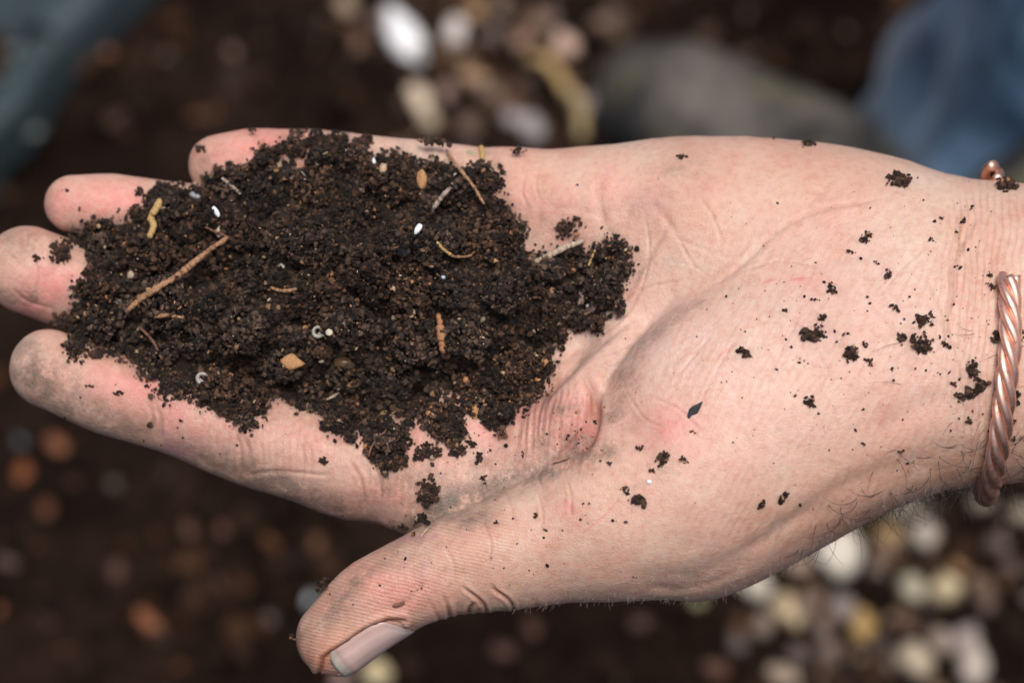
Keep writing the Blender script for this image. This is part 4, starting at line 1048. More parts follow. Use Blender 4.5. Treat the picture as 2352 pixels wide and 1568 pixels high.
# ground level under the heap: the hand with the slots between the fingers bridged
Zb = ZG.copy()
for _ in range(16):
    pad = np.pad(Zb, 1, mode='edge')
    mx = np.max([pad[1 + i:1 + i + GW, 1 + j:1 + j + GH] for i in (-1, 0, 1) for j in (-1, 0, 1)], 0)
    Zb = np.where(Zb < -190, np.where(mx > -390, mx - 7, Zb), Zb)
for _ in range(10):
    pad = np.pad(Zb, 1, mode='edge')
    bl = sum(pad[1 + i:1 + i + GW, 1 + j:1 + j + GH] for i in (-1, 0, 1) for j in (-1, 0, 1)) / 9
    Zb = np.where(Zb < ZG - 2, bl, np.maximum(bl, ZG * .6 + bl * .4))
Zb = np.maximum(Zb, ZG - 3)
Zs = np.maximum(Zb, -150)
for _ in range(60):
    pad = np.pad(Zs, 2, mode='edge')
    Zs = sum(pad[2 + i:2 + i + GW, 2 + j:2 + j + GH] for i in (-2, 0, 2) for j in (-2, 0, 2)) / 9
MkG = Mk.reshape(GW, GH); EDG = ED.reshape(GW, GH)
mound = 96 * np.exp(-((UU - 760) / 430) ** 2 - ((VVg - 640) / 250) ** 2) + 62 * np.exp(-((UU - 900) / 130) ** 2 - ((VVg - 590) / 110) ** 2) + 70 * np.exp(-((UU - 1110) / 120) ** 2 - ((VVg - 700) / 100) ** 2) + 34 * np.exp(-((UU - 760) / 90) ** 2 - ((VVg - 350) / 50) ** 2) + 30 * np.exp(-((UU - 1180) / 90) ** 2 - ((VVg - 860) / 50) ** 2)
edge_f = 1 - np.exp(-EDG / 42)
lift = 8 + mound * edge_f + 26 * edge_f
Hs = np.maximum(Zb + lift, Zs + 18 + mound * edge_f * 1.05) * edge_f + (Zb + lift) * (1 - edge_f)
# clods as half-buried lumps of every size
nC_ = 0
def add_lumps(n, rlo, rhi, pw, sink, emin):
    global Hs
    c = Pg[rng.choice(sel, n)] + rng.uniform(-3, 3, (n, 2)); r = rlo + (rhi - rlo) * rng.random(n) ** pw
    e = hz(c[:, 0], c[:, 1], EDG); kp = e > r * emin; c, r = c[kp], r[kp]
    H0 = Hs.copy()
    for (u, v), q in zip(c, r):
        i0, i1 = int((u - q - GU0) / GS), int((u + q - GU0) / GS) + 2; j0, j1 = int((v - q - GV0) / GS), int((v + q - GV0) / GS) + 2
        du = UU[i0:i1, j0:j1] - u; dv = VVg[i0:i1, j0:j1] - v
        w = q * q - du * du - dv * dv
        b0 = H0[min(GW - 1, int((u - GU0) / GS)), min(GH - 1, int((v - GV0) / GS))] - q * sink
        Hs[i0:i1, j0:j1] = np.where(w > 0, np.maximum(Hs[i0:i1, j0:j1], b0 + np.sqrt(np.maximum(w, 0))), Hs[i0:i1, j0:j1])
Hs = Hs - 42 * edge_f
add_lumps(420, 13, 32, 1.5, .5, .5)
add_lumps(1300, 6, 14, 1.2, .35, .3)
Hs = Hs - 30 * np.clip(vnoise(np.c_[Pg, np.zeros(len(Pg))], 46, 91).reshape(GW, GH) + .1, 0, 1) * edge_f
def tone(c):
    q = np.c_[c, np.zeros(len(c))]
    t = 1 + .55 * vnoise(q, 55, 97) + .4 * vnoise(q, 17, 98)
    return np.clip(t, .35, 2)[:, None] * np.array([1.08, 1, .95])
for (u, v, a, b, dp) in [(1010, 545, 60, 28, 22), (880, 730, 60, 26, 20), (1225, 660, 30, 80, 24), (990, 840, 60, 20, 22), (640, 460, 80, 22, 14), (560, 640, 70, 24, 12), (1000, 660, 26, 60, 18)]:
    Hs -= dp * np.exp(-((UU - u) / a) ** 2 - ((VVg - v) / b) ** 2)
HEAPZ = np.where(MkG, Hs, ZG)
# crumb skin over the heap
def heap_pts(n, bias=None):
    c = Pg[rng.choice(sel, n)] + rng.uniform(-2.5, 2.5, (n, 2)); return c
sets = []
n = 3600; c = heap_pts(n); e = hz(c[:, 0], c[:, 1], EDG); r = (3.6 + 6.0 * rng.random(n) ** 2.6) * np.clip(.55 + e / 60, .55, 1)
z = hz(c[:, 0], c[:, 1], Hs) - r * .3 + rng.uniform(-3, 3, n)
sets.append(scatter(np.c_[c, z], r, soil_cols(n, .006) * tone(c), L1, F1))
n = 16000; c = heap_pts(n); r = 1.7 + 2.4 * rng.random(n) ** 2
z = hz(c[:, 0], c[:, 1], Hs) + rng.uniform(0, 6, n)
O8 = np.array([[1, 0, 0], [-1, 0, 0], [0, 1, 0], [0, -1, 0], [0, 0, 1], [0, 0, -1]], float); OF = np.array([[0, 2, 4], [2, 1, 4], [1, 3, 4], [3, 0, 4], [2, 0, 5], [1, 2, 5], [3, 1, 5], [0, 3, 5]])
OS = [O8 * (1 + .5 * (rng.random((6, 1)) - .5)) for _ in range(8)]
sets.append(scatter(np.c_[c, z], r, soil_cols(n, .02, hi=(.10, .062, .042)) * tone(c), OS, OF))
# porous clumps: each a knot of grains stuck together, with open gaps between the knots
cl = []
tries = Pg[rng.choice(sel, 5200)] + rng.uniform(-2.5, 2.5, (5200, 2)); te = hz(tries[:, 0], tries[:, 1], EDG)
tr = 11 + 56 * rng.random(5200) ** 2.0
acc_ = np.zeros((0, 3))
for q, e, r_ in sorted(zip(tries.tolist(), te, tr), key=lambda t: -t[2]):
    r_ = min(r_, 9 + e * .75)
    if len(acc_) and (np.hypot(acc_[:, 0] - q[0], acc_[:, 1] - q[1]) < (acc_[:, 2] + r_) * .84).any(): continue
    acc_ = np.vstack([acc_, [q[0], q[1], r_]])
print('clumps', len(acc_))
GP, GR, GC = [], [], []
for k, (u, v, r_) in enumerate(acc_):
    n = int(14 + (r_ / 3.0) ** 2 * 1.75)
    d = rng.normal(size=(n, 3)); d /= np.linalg.norm(d, axis=1, keepdims=True); d[:, 2] = np.abs(d[:, 2]) * 1.1 - .22
    rad = r_ * (.86 + .34 * vnoise(d + k * 3.3, .75, 150 + k % 40) + .16 * vnoise(d + k, .3, 190)) * (.8 + .25 * rng.random(n))
    z0 = float(hz(u, v, Hs)) + min(r_, 46) * (.1 + 1.0 * rng.random()) - 2
    GP.append(np.array([u, v, z0]) + d * rad[:, None] * np.array([1.06, 1.0, .92]))
    g = (1.7 + 4.6 * rng.random(n) ** 3.2) * (1.1 if r_ > 20 else .95); GR.append(g)
    cc_ = soil_cols(n, .018) * (.5 + 1.1 * rng.random()) * (np.array([1.12, .98, .88]) if rng.random() < .4 else np.array([.98, 1, 1.03])); GC.append(cc_)
GP, GR, GC = np.concatenate(GP), np.concatenate(GR), np.concatenate(GC)
big = GR > 3.1
sets.append(scatter(GP[big], GR[big], GC[big], L1, F1)); sets.append(scatter(GP[~big], GR[~big], GC[~big], OS, OF))
HEAPZ2 = HEAPZ.copy()
iu, iv = ((GP[:, 0] - GU0) / GS).astype(int), ((GP[:, 1] - GV0) / GS).astype(int)
np.maximum.at(HEAPZ2, (iu, iv), GP[:, 2] + GR * .5); HEAPZ = HEAPZ2
# ragged edge: crumbs fallen just beyond it
n = 2600; k = rng.integers(0, len(HEAP), n); tt = rng.random((n, 1)); c = hp[k] * (1 - tt) + hp[k + 1] * tt + rng.normal(size=(n, 2)) * 9
r = 1.8 + 4.0 * rng.random(n) ** 2; zz = hz(c[:, 0], c[:, 1]); kp = zz > -220
c, r, zz = c[kp], r[kp], zz[kp]
sets.append(scatter(np.c_[c, zz + r * .5 + rng.uniform(0, 8, len(r))], r, soil_cols(len(r), .02), L1, F1))
V, F, C4 = join(*sets)
heap = mesh_np('soil_heap', tw(V), F, M_soil, None, smooth=False)
tag(heap, 'heap of dark moist crumbly soil lying across the fingers and palm', 'soil', kind='stuff')
attr(heap, 'tint', C4, 'FLOAT_COLOR')
# core of the heap under the crumbs, coloured darker to paint shade into the gaps
ci = np.where(MkG); vid = -np.ones((GW, GH), int)
need = MkG.copy()
need[1:, :] |= MkG[:-1, :]; need[:, 1:] |= MkG[:, :-1]; need[:-1] |= MkG[1:]; need[:, :-1] |= MkG[:, 1:]
vid[need] = np.arange(need.sum())
core_z = np.where(MkG, Hs - 2, np.maximum(ZG, Zb - 30) - 14)
CVt = np.stack([UU[need], VVg[need], core_z[need]], 1); CVb = np.stack([UU[need], VVg[need], np.minimum(core_z[need] - 6, np.maximum(ZG[need] - 8, Zb[need] - 45))], 1)
qa = np.stack([vid[:-1, :-1], vid[1:, :-1], vid[1:, 1:], vid[:-1, 1:]], -1).reshape(-1, 4); qa = qa[(qa >= 0).all(1)]
cc = np.array([.026, .018, .0138]) * (1 + .6 * vnoise(CVt, 16, 95)[:, None])
core = mesh_np('soil_core', tw(np.concatenate([CVt, CVb])), np.concatenate([qa[:, ::-1], qa + len(CVt)]), M_soil, heap, smooth=False); core.matrix_parent_inverse = Matrix.Translation(-heap.location)
tag(core, kind='stuff')
attr(core, 'tint', np.concatenate([np.concatenate([cc, cc]), np.ones((2 * len(cc), 1))], 1), 'FLOAT_COLOR')
print('heap', len(F), round(time.time() - T0, 1))

# ---------------------------------------------------------------- crumbs lying on the skin, one object each
def crumb(u, v, rad, label, n=None, stretch=(1, 1), rot=0, z=None, group='soil crumbs scattered on the skin', name='soil_crumb', dens=1.0):
    rad *= 1.12; n = n or max(3, int((rad / 2.6) ** 1.9 * dens))
    pts = [np.zeros(2)]; ca, sa = math.cos(R(rot)), math.sin(R(rot))
    while len(pts) < n:
        p = pts[rng.integers(0, len(pts))] + rng.normal(size=2) * rad * .34
        if np.hypot(*p) < rad: pts.append(p)
    q = np.array(pts) * np.array(stretch); q = np.c_[q[:, 0] * ca - q[:, 1] * sa, q[:, 0] * sa + q[:, 1] * ca]
    r = (1.7 + 3.0 * rng.random(n) ** 1.8) * min(1.35, max(.75, rad / 15))
    zs = (hz(u + q[:, 0], v + q[:, 1]) if z is None else np.full(n, float(z)))
    zs = np.maximum(zs, zs.max() - 25)
    P = np.c_[u + q[:, 0], v + q[:, 1], zs + r * .35 + rng.random(n) * rad * .28]
    V, F, C4 = scatter(P, r, soil_cols(n, .02, lo=(.02, .012, .009), hi=(.13, .07, .045)), L1, F1)
    o = mesh_np(name, tw(V), F, M_soil, None, smooth=False); attr(o, 'tint', C4, 'FLOAT_COLOR')
    return tag(o, label, 'soil crumb', group)
for a in [
    (2063, 413, 26, 'wide branching crumb high on the heel of the palm below the jeans', None, (1.15, .6)),
    (1990, 543, 14, 'dark three lobed crumb alone above the ball of the thumb'),
    (1856, 331, 15, 'flat crumb on the upper rim of the palm', None, (1.1, .55)),
    (1776, 317, 5, 'tiny crumb standing on the upper outline of the palm'),
    (1910, 663, 13, 'crumb with a stalk, above the biggest cluster on the thumb ball'),
    (1876, 687, 9, 'small elongated crumb left of the stalked one', None, (1.4, .5)),
    (1890, 726, 11, 'crumb directly above the biggest cluster on the thumb ball'),
    (1870, 765, 26, 'largest crumb cluster on the middle of the thumb ball', None, (1.1, .75)),
    (1936, 768, 6, 'small crumb just right of the largest cluster'),
    (2038, 626, 12, 'lumpy crumb with a shiny black grain'),
    (2012, 603, 7, 'pale brown flake crumb above the lumpy one'),
    (1958, 578, 9, 'double crumb below the three lobed crumb', None, (1.4, .6)),
    (2056, 708, 12, 'oval crumb between the thumb ball cluster and the wrist', None, (1, .8), 40),
    (2117, 738, 17, 'upper lump of the crumb pair near the wrist'),
    (2118, 785, 26, 'big crumb, lower lump of the pair near the wrist', None, (.9, .9)),
    (2066, 776, 15, 'spread crumb left of the pair near the wrist'),
    (2141, 722, 8, 'small round crumb right of the pair near the wrist'),
    (2142, 745, 8, 'small round crumb under another, right of the wrist pair'),
    (2172, 790, 12, 'string of crumbs pointing to the bracelet', None, (1.5, .5), 55),
    (1710, 813, 17, 'slanting crumb at the left of the thumb ball', None, (1.1, .6), 40),
    (1956, 815, 21, 'forked crumb in the middle of the thumb ball', None, (.7, 1)),
    (1998, 832, 12, 'compact crumb right beside the forked one'),
    (1984, 791, 9, 'small crumb above the forked one'),
    (1863, 922, 15, 'round cross shaped crumb on the smooth part of the thumb ball'),
    (1593, 990, 7, 'small crumb below the black leaf flake'),
    (1523, 1052, 19, 'ring shaped crumb below the pink scar', None, (.8, 1.1), 20),
    (1500, 1076, 10, 'crumb touching the ring shaped one from below'),
    (1570, 1057, 11, 'square crumb right of the ring shaped one'),
    (1468, 1028, 9, 'crumb left of the pink scar', None, (1.2, .7)),
    (1398, 1060, 9, 'slanting crumb below the dark fold of the thumb', None, (1.2, .6), 40),
    (1437, 1122, 12, 'upper end of the dumbbell crumb at the thumb base'),
    (1463, 1152, 18, 'spider shaped crumb, lower end of the dumbbell', None, (1.1, .8)),
    (1228, 1187, 10, 'crumb in the middle of the thumb', None, (1, .8), -30),
    (1140, 1200, 6, 'small crumb on the thumb left of the middle one'),
    (1178, 1190, 5, 'tiny crumb between two others on the thumb'),
    (1800, 1145, 14, 'double crumb at the lower right of the thumb ball', None, (1.2, .6), -55),
    (1753, 1159, 12, 'slanted crumb left of the double one', None, (1.2, .7), -55),
    (1837, 1158, 5, 'tiny round crumb right of the double one'),
    (1980, 1017, 7, 'small crumb above the brown lower edge of the wrist', None, (1.2, .6), 50),
    (2067, 1036, 8, 'flat crumb above the brown lower edge, nearer to the bracelet', None, (1.3, .5)),
    (2050, 849, 7, 'small crumb between thumb ball and wrist lines'),
    (2052, 873, 5, 'tiny crumb below the small one between thumb ball and wrist lines'),
    (2237, 850, 19, 'upper lobe of the big crumb left of the bracelet', None, (.8, 1.1), -20),
    (2252, 880, 17, 'middle lobe of the big crumb left of the bracelet'),
    (2218, 905, 21, 'lower lobe of the big crumb left of the bracelet', None, (1.3, .6), -20),
    (2192, 883, 10, 'separate crumb just left of the big one by the bracelet', None, (1.2, .6), 20),
    (2226, 968, 11, 'crumb below the big one left of the bracelet'),
    (2275, 632, 10, 'crumb against the upper part of the bracelet'),
    (2281, 656, 12, 'branching crumb against the bracelet, second from its upper end', None, (1.3, .6), 25),
    (2285, 780, 15, 'crumb squeezed under the left side of the bracelet', None, (.6, 1.3)),
    (2232, 478, 8, 'upper crumb in the wrist crease', None, (.5, 1.3), 35),
    (2212, 508, 9, 'lower crumb in the wrist crease', None, (.5, 1.3), 35),
    (2196, 532, 6, 'crumbling bit at the lower end of the wrist crease'),
    (2138, 550, 6, 'tiny two part crumb left of the wrist crease'),
    (2205, 612, 6, 'tiny double crumb below the wrist crease', None, (1.4, .5), 30),
    (2310, 425, 24, 'dark crumb wedged beside the cut upper end of the bracelet', None, (1, .7), 15, None),
    (2344, 770, 13, 'upper crumb on the right side of the bracelet'),
    (2338, 803, 12, 'second crumb down on the right side of the bracelet'),
    (2330, 915, 19, 'large crumb right of the bracelet'),
    (2318, 972, 14, 'crumb under the large one right of the bracelet', None, (.8, 1.1)),
    (2330, 1008, 6, 'small crumb low on the right side of the bracelet'),
    (982, 1125, 31, 'big loose crumb at the foot of the index finger', None, (.85, 1.05)),
    (985, 1042, 28, 'crumb clump between the heap and the big loose crumb', None, (1.1, .8)),
    (1052, 1038, 18, 'angular crumb right of the clump below the heap', None, (1.2, .7), -40),
    (1082, 1018, 13, 'crumb above the angular one below the heap'),
    (1100, 1050, 14, 'long crumb among loose grains below the heap', None, (.6, 1.2), 20),
    (1128, 1032, 6, 'round black crumb at the right of the loose grains'),
    (1112, 1100, 9, 'shiny black crumb in the hollow beside the thumb'),
    (1206, 957, 9, 'crumb at the tip of the skin fold'),
    (1203, 1042, 8, 'hook shaped crumb on the skin fold', None, (.6, 1.2)),
    (1366, 966, 7, 'crumb caught in the dark fold of the thumb'),
    (740, 1055, 13, 'crumb with a pale grain on the index finger', None, (.8, 1.1)),
    (965, 1195, 17, 'crumb on the web where thumb and index finger meet'),
    (922, 1210, 11, 'crumb on the outline between thumb and index finger', None, (1.2, .7)),
    (952, 1225, 9, 'crumb beside the white splinter on the thumb'),
    (1563, 358, 11, 'greenish grey crumb near the upper rim of the palm', None, (1.3, .6)),
    (140, 574, 27, 'large dark crumb on the pad of the middle finger'),
    (88, 594, 11, 'small crumb left of the large one on the middle finger'),
    (152, 434, 9, 'crumb on the outer side of the ring fingertip', None, (1.2, .7)),
    (182, 480, 7, 'dark crumb at the centre of the ring fingertip', None, (.7, 1.2)),
    (318, 442, 14, 'crumb on the ring finger near the heap', None, (1.2, .8), 20),
    (270, 903, 11, 'crumb with a pale speck on the index fingertip', None, (1.3, .6)),
    (205, 888, 8, 'arched crumb left of the speckled one on the index fingertip', None, (1.3, .6)),
    (346, 970, 11, 'dry star shaped crumb at the joint of the index finger'),
    (222, 812, 20, 'separate crumb with a stalk beside the heap on the index finger', None, (1.2, .5), -10),
    (530, 950, 16, 'crumb loose from the heap edge on the index finger'),
    (136, 733, 24, 'crumb bridging the gap between middle and index finger', None, (1.3, .7), 0, -70),
    (461, 340, 12, 'crumb on the end of the little finger'),
    (577, 298, 11, 'crumb standing on the outer edge of the little finger', None, (1, .7), 0, -125),
    (836, 326, 24, 'grey brown clod on the rim of the little finger', 60, (.95, .85), 0, None),
    (1192, 346, 15, 'crumb on the outline at the base of the little finger', None, (1.2, .7), 0, -95),
    (1001, 326, 24, 'flaky greenish crumb on the outline of the little finger', None, (1.5, .35), 5, -95),
    (1312, 525, 36, 'loose open clump of soil in the palm above the pale twig', 70, (1.1, .65), -20),
    (1325, 425, 5, 'tiny bar shaped crumb below the little finger base', None, (1.4, .5)),
    (742, 1338, 18, 'crumb clinging to the outer edge of the thumb', 26, (1.1, .7), -45, 110),
    (671, 1463, 11, 'crumb clinging to the very tip of the thumb', 12, (1, .8), 0, 90),
    (1383, 522, 5, 'tiny crumb beside the loose open clump')]:
    crumb(*a)
sets = []
n = 330; u = np.r_[rng.normal(1950, 230, 220), rng.uniform(700, 1500, 70), rng.normal(1080, 60, 40)]; v = np.r_[rng.normal(800, 210, 220), rng.uniform(1150, 1400, 70), rng.normal(1050, 50, 40)]
n2s = 160; u = np.r_[u, rng.normal(2230, 60, n2s // 2), rng.uniform(100, 700, 30), rng.normal(1310, 40, 50)]; v = np.r_[v, rng.uniform(450, 1000, n2s // 2), rng.uniform(850, 1050, 30), rng.normal(1000, 35, 50)]
z = hz(u, v); kp = z > -60; u, v, z = u[kp], v[kp], z[kp]; r = 1.1 + 3.2 * rng.random(len(u)) ** 3
V, F, C4 = scatter(np.c_[u, v, z + r * .3], r, soil_cols(len(u), .02, hi=(.09, .05, .03)), L1, F1)
o = mesh_np('soil_specks', tw(V), F, M_soil, None, smooth=False); attr(o, 'tint', C4, 'FLOAT_COLOR'); tag(o, 'fine dark specks of soil peppered over the skin', 'soil', kind='stuff')

# ---------------------------------------------------------------- twigs, straws, shells and seeds in the heap
def fib_mat(name, c, c2, scale=3000, rough=.7):
    m = bpy.data.materials.new(name); m.use_nodes = True; t = m.node_tree; b = t.nodes['Principled BSDF']; tc = t.nodes.new('ShaderNodeTexCoord')
    n = noise_(t, tc.outputs['Object'], scale, 4, .7)
    t.links.new(ramp_(t, n.outputs['Fac'], [(.35, c2), (.6, c)]), b.inputs['Base Color']); b.inputs['Roughness'].default_value = rough
    q = t.nodes.new('ShaderNodeBump'); q.inputs['Strength'].default_value = .8; q.inputs['Distance'].default_value = .0003; t.links.new(n.outputs['Fac'], q.inputs['Height']); t.links.new(q.outputs[0], b.inputs['Normal'])
    return m
M_tw = fib_mat('twig_bark', (.50, .28, .15), (.17, .075, .035)); M_straw = fib_mat('straw', (.62, .42, .17), (.34, .2, .07)); M_gtw = fib_mat('grey_twig', (.50, .40, .32), (.15, .1, .08))
M_root = fib_mat('rootlet', (.24, .12, .07), (.09, .045, .03)); M_pale = fib_mat('pale_wood', (.62, .5, .38), (.3, .2, .13))
def top(u, v): return np.maximum(hz(u, v, HEAPZ), hz(u, v))
def twig(name, pts, r, mat, label, cat, lift=0.55, taper=.5, flat=1.0, z_extra=0):
    q = spline([(a, b, 0) for a, b in pts], 14)
    L = np.linspace(0, 1, len(q))
    zz = top(q[:, 0], q[:, 1]); line = zz[0] + (zz[-1] - zz[0]) * L
    bow = np.max(zz - line) if len(zz) > 2 else 0
    zs = np.where(True, .35 * zz + .65 * (line + bow * .6 * np.sin(np.pi * L) ** .5), 0) + r * lift + z_extra
    q[:, 2] = zs
    rad = r * (taper + (1 - taper) * np.sin(np.pi * np.clip(L * .9 + .08, 0, 1)) ** .5) * (1 + .34 * vnoise(q, 9, 55) + .15 * vnoise(q, 4, 58))
    q[:, :2] += np.stack([vnoise(q, 22, 56), vnoise(q, 22, 57)], 1) * r * .25
    V, F = tube(q, rad, 9)
    if flat != 1: V[:, 2] = np.interp(np.arange(len(V)), np.arange(len(V)), V[:, 2])
    o = mesh_np(name, tw(V), F, mat, None); return tag(o, label, cat)
twig('twig', [(291, 716), (330, 682), (400, 638), (440, 607), (480, 575), (520, 547)], 7.5, M_tw, 'long orange brown twig lying across the left part of the soil heap', 'twig', z_extra=24)
twig('straw', [(344, 541), (352, 518), (347, 500), (360, 478), (366, 458)], 9, M_straw, 'flat yellow straw standing on the heap near the ring finger', 'straw', z_extra=4)
twig('twig', [(1026, 346), (1050, 380), (1085, 425), (1112, 468)], 4, M_tw, 'thin reddish twig reaching over the upper edge of the heap', 'twig', z_extra=10)
twig('twig', [(992, 482), (1024, 442), (1058, 406)], 6, M_gtw, 'dark greyish twig crossing under the thin reddish one', 'twig', z_extra=3)
twig('straw', [(1003, 556), (1020, 574), (1036, 586)], 4.6, M_straw, 'short yellow straw at the middle of the heap', 'straw', z_extra=3)
twig('twig', [(1038, 588), (1060, 590), (1084, 586)], 3.4, M_tw, 'little brown twig continuing the short yellow straw', 'twig', z_extra=3)
twig('twig', [(1228, 602), (1262, 586), (1300, 568), (1338, 554)], 8, M_pale, 'pale grey twig bridging the heap and the loose clump', 'twig', z_extra=6)
twig('straw', [(1352, 610), (1360, 590), (1367, 574)], 2.8, M_straw, 'thin orange needle on the right lobe of the heap', 'needle', z_extra=4)
twig('bark_piece', [(1007, 724), (1013, 760), (1019, 800), (1023, 822)], 10, fib_mat('orange_bark', (.52, .25, .12), (.28, .12, .06)), 'pointed orange brown bark splinter in the lower middle of the heap', 'splinter', taper=.25, z_extra=14)
twig('rootlet', [(940, 757), (955, 780), (967, 800), (972, 838)], 3.4, M_root, 'forked rootlet left of the orange bark splinter', 'rootlet', z_extra=5)
twig('rootlet', [(318, 749), (350, 782), (372, 826)], 3, M_root, 'thin rootlet hanging over the lower left edge of the heap', 'rootlet', z_extra=5)
twig('rootlet', [(846, 1048), (858, 1018), (888, 986)], 2.8, M_root, 'thin rootlet sticking out of the lower tip of the heap', 'rootlet', z_extra=5)
twig('twig', [(356, 728), (385, 724), (421, 730)], 5, M_tw, 'short brown twig below the long orange one', 'twig', z_extra=4)
twig('rootlet', [(470, 520), (500, 535), (560, 556)], 3, M_root, 'faint rootlet right of the long orange twig', 'rootlet', z_extra=3)
twig('rootlet', [(510, 410), (530, 425), (552, 446)], 4, M_gtw, 'greyish rootlet below the little finger tip', 'rootlet', z_extra=3)
twig('straw', [(1105, 336), (1108, 350), (1106, 368)], 6, M_straw, 'stubby olive yellow straw at the upper right edge of the heap', 'straw', z_extra=2)
twig('twig', [(620, 660), (650, 668), (682, 664)], 4, M_tw, 'small tan twig in the middle left of the heap', 'twig', z_extra=3)
twig('twig', [(902, 1392), (916, 1388), (930, 1382)], 4, M_root, 'tiny brown stick lying on the thumb above its nail', 'stick', z_extra=1)
twig('splinter', [(968, 1232), (974, 1222), (982, 1214)], 3, M_pale, 'tiny white splinter on the thumb below the web crumb', 'splinter', z_extra=1)
twig('rootlet', [(1270, 1064), (1292, 1058), (1310, 1050)], 1.5, M_root, 'hair thin rootlet by the outline of the thumb', 'rootlet', z_extra=1)
twig('twig', [(750, 918), (765, 910), (780, 900)], 3, M_pale, 'pale sliver near the lower edge of the heap', 'twig', z_extra=4)
def nugget(name, u, v, a, b, rot, mat, label, cat, th=.7, seed=1, amp=.3, z_extra=-1.5):
    V, F = I3; V = V * (1 + amp * vnoise(V, .75, seed) + amp * .4 * vnoise(V, .3, seed + 3))[:, None] * np.array([a, b, min(a, b) * th])
    if th < .6: V[:, 1] *= np.clip(1.05 - .85 * np.abs(V[:, 0] / a * .8 + .25), .12, 1); V[:, 2] += .12 * a * np.sin(V[:, 0] / a * 2.2)
    r = R(rot); V = V @ np.array([[math.cos(r), math.sin(r), 0], [-math.sin(r), math.cos(r), 0], [0, 0, 1]])
    z = float(top(np.array([u]), np.array([v]))[0]) + min(a, b) * th * .35 + z_extra
    o = mesh_np(name, tw(V + np.array([u, v, z])), F, mat, None); return tag(o, label, cat)
M_wht = simple('white_seed', (.78, .80, .80), .35, nscale=900, namt=.08, sss=.2); M_sh = simple('snail_shell', (.36, .34, .29), .35, nscale=1500, namt=.25)
M_or = fib_mat('orange_wood', (.55, .30, .13), (.33, .16, .07)); M_peb = simple('glassy_pebble', (.10, .095, .09), .3, nscale=900, namt=.5); M_brs = simple('glossy_seed', (.10, .06, .03), .2, nscale=800)
nugget('seed', 961, 525, 13, 7, -58, M_wht, 'bright white seed in the upper middle of the heap', 'seed', seed=3)
nugget('seed', 496, 486, 13, 6, 65, M_wht, 'white seed right of the yellow straw', 'seed', seed=4)
nugget('pebble', 924, 573, 20, 17, 20, M_peb, 'grey glassy pebble below the bright white seed', 'pebble', seed=5)
nugget('wood_chip', 969, 413, 13, 22, 4, M_or, 'orange wood chip in the upper part of the heap', 'wood chip', seed=6, amp=.25)
nugget('wood_chip', 674, 832, 29, 20, 8, M_or, 'broad orange brown chip at the lower edge of the heap', 'wood chip', th=.5, seed=7, amp=.3)
nugget('seed', 786, 832, 20, 13, 0, M_brs, 'glossy dark seed right of the broad orange brown chip', 'seed', seed=8)
nugget('wood_chip', 820, 880, 20, 8, -14, M_or, 'ragged orange chip in the lower tongue of the heap', 'wood chip', th=.5, seed=9, amp=.4)
nugget('wood_chip', 1091, 945, 9, 18, 5, M_or, 'orange root chip hanging from the lower right clump', 'wood chip', seed=10, amp=.3)
nugget('seed', 880, 386, 8, 11, 15, simple('tan_seed', (.40, .28, .18), .4, nscale=900), 'small tan seed in the upper part of the heap', 'seed', seed=11)
nugget('seed', 858, 372, 6, 9, 0, M_wht, 'small white seed near the upper edge of the heap', 'seed', seed=12)
nugget('fungus_bit', 502, 528, 13, 15, 0, M_pale, 'knobbly cream fungus bit above the end of the long orange twig', 'fungus', seed=13, amp=.45)
nugget('pebble', 448, 450, 12, 8, 20, simple('bluish_stone', (.28, .3, .33), .5, nscale=900), 'bluish pebble beside the yellow straw', 'pebble', seed=14)
nugget('pebble', 300, 632, 8, 9, 0, simple('beige_stone', (.38, .30, .22), .6, nscale=900), 'beige pebble left of the long orange twig', 'pebble', seed=15)
nugget('pebble', 756, 763, 8, 7, 0, simple('cream_stone', (.6, .52, .4), .6, nscale=900), 'cream pebble touching the curled shell', 'pebble', seed=16)
nugget('leaf_bit', 880, 948, 11, 14, -10, simple('olive_leaf', (.30, .22, .07), .5, nscale=900), 'olive yellow leaf bit low in the heap', 'leaf bit', th=.3, seed=17, amp=.4)
nugget('leaf_flake', 1597, 940, 25, 10, -48, simple('black_leaf', (.03, .032, .035), .6, nscale=900), 'black pointed leaf flake beside the pink scar', 'leaf flake', th=.35, seed=18, amp=.25, z_extra=1)
nugget('seed', 1491, 1106, 6, 5, 0, M_wht, 'tiny white grain below the ring shaped crumb', 'grain', seed=19, z_extra=0)
nugget('leaf_bit', 1083, 352, 12, 7, 20, simple('green_leaf', (.33, .32, .18), .5, nscale=900), 'pale green leaf bit beside the thin reddish twig', 'leaf bit', th=.3, seed=20, amp=.3)
nugget('grain', 1018, 637, 5, 5, 0, simple('blue_grain', (.42, .5, .6), .4), 'tiny bluish grain in the middle of the heap', 'grain', seed=22)
nugget('grain', 903, 660, 3.5, 9, -25, M_pale, 'tiny pale sliver between the clods of the heap', 'grain', seed=23)
nugget('wood_chip', 1135, 598, 12, 6, 10, M_or, 'small orange chip on the right part of the heap', 'wood chip', th=.5, seed=24, amp=.3)
nugget('wood_chip', 1252, 830, 8, 11, 0, M_or, 'small orange chip at the right lower edge of the heap', 'wood chip', th=.5, seed=25, amp=.3)
nugget('leaf_bit', 640, 375, 14, 24, 20, simple('brown_leaf', (.26, .17, .11), .5, nscale=900), 'wilted brown leaf bit below the little finger', 'leaf bit', th=.35, seed=26, amp=.3)
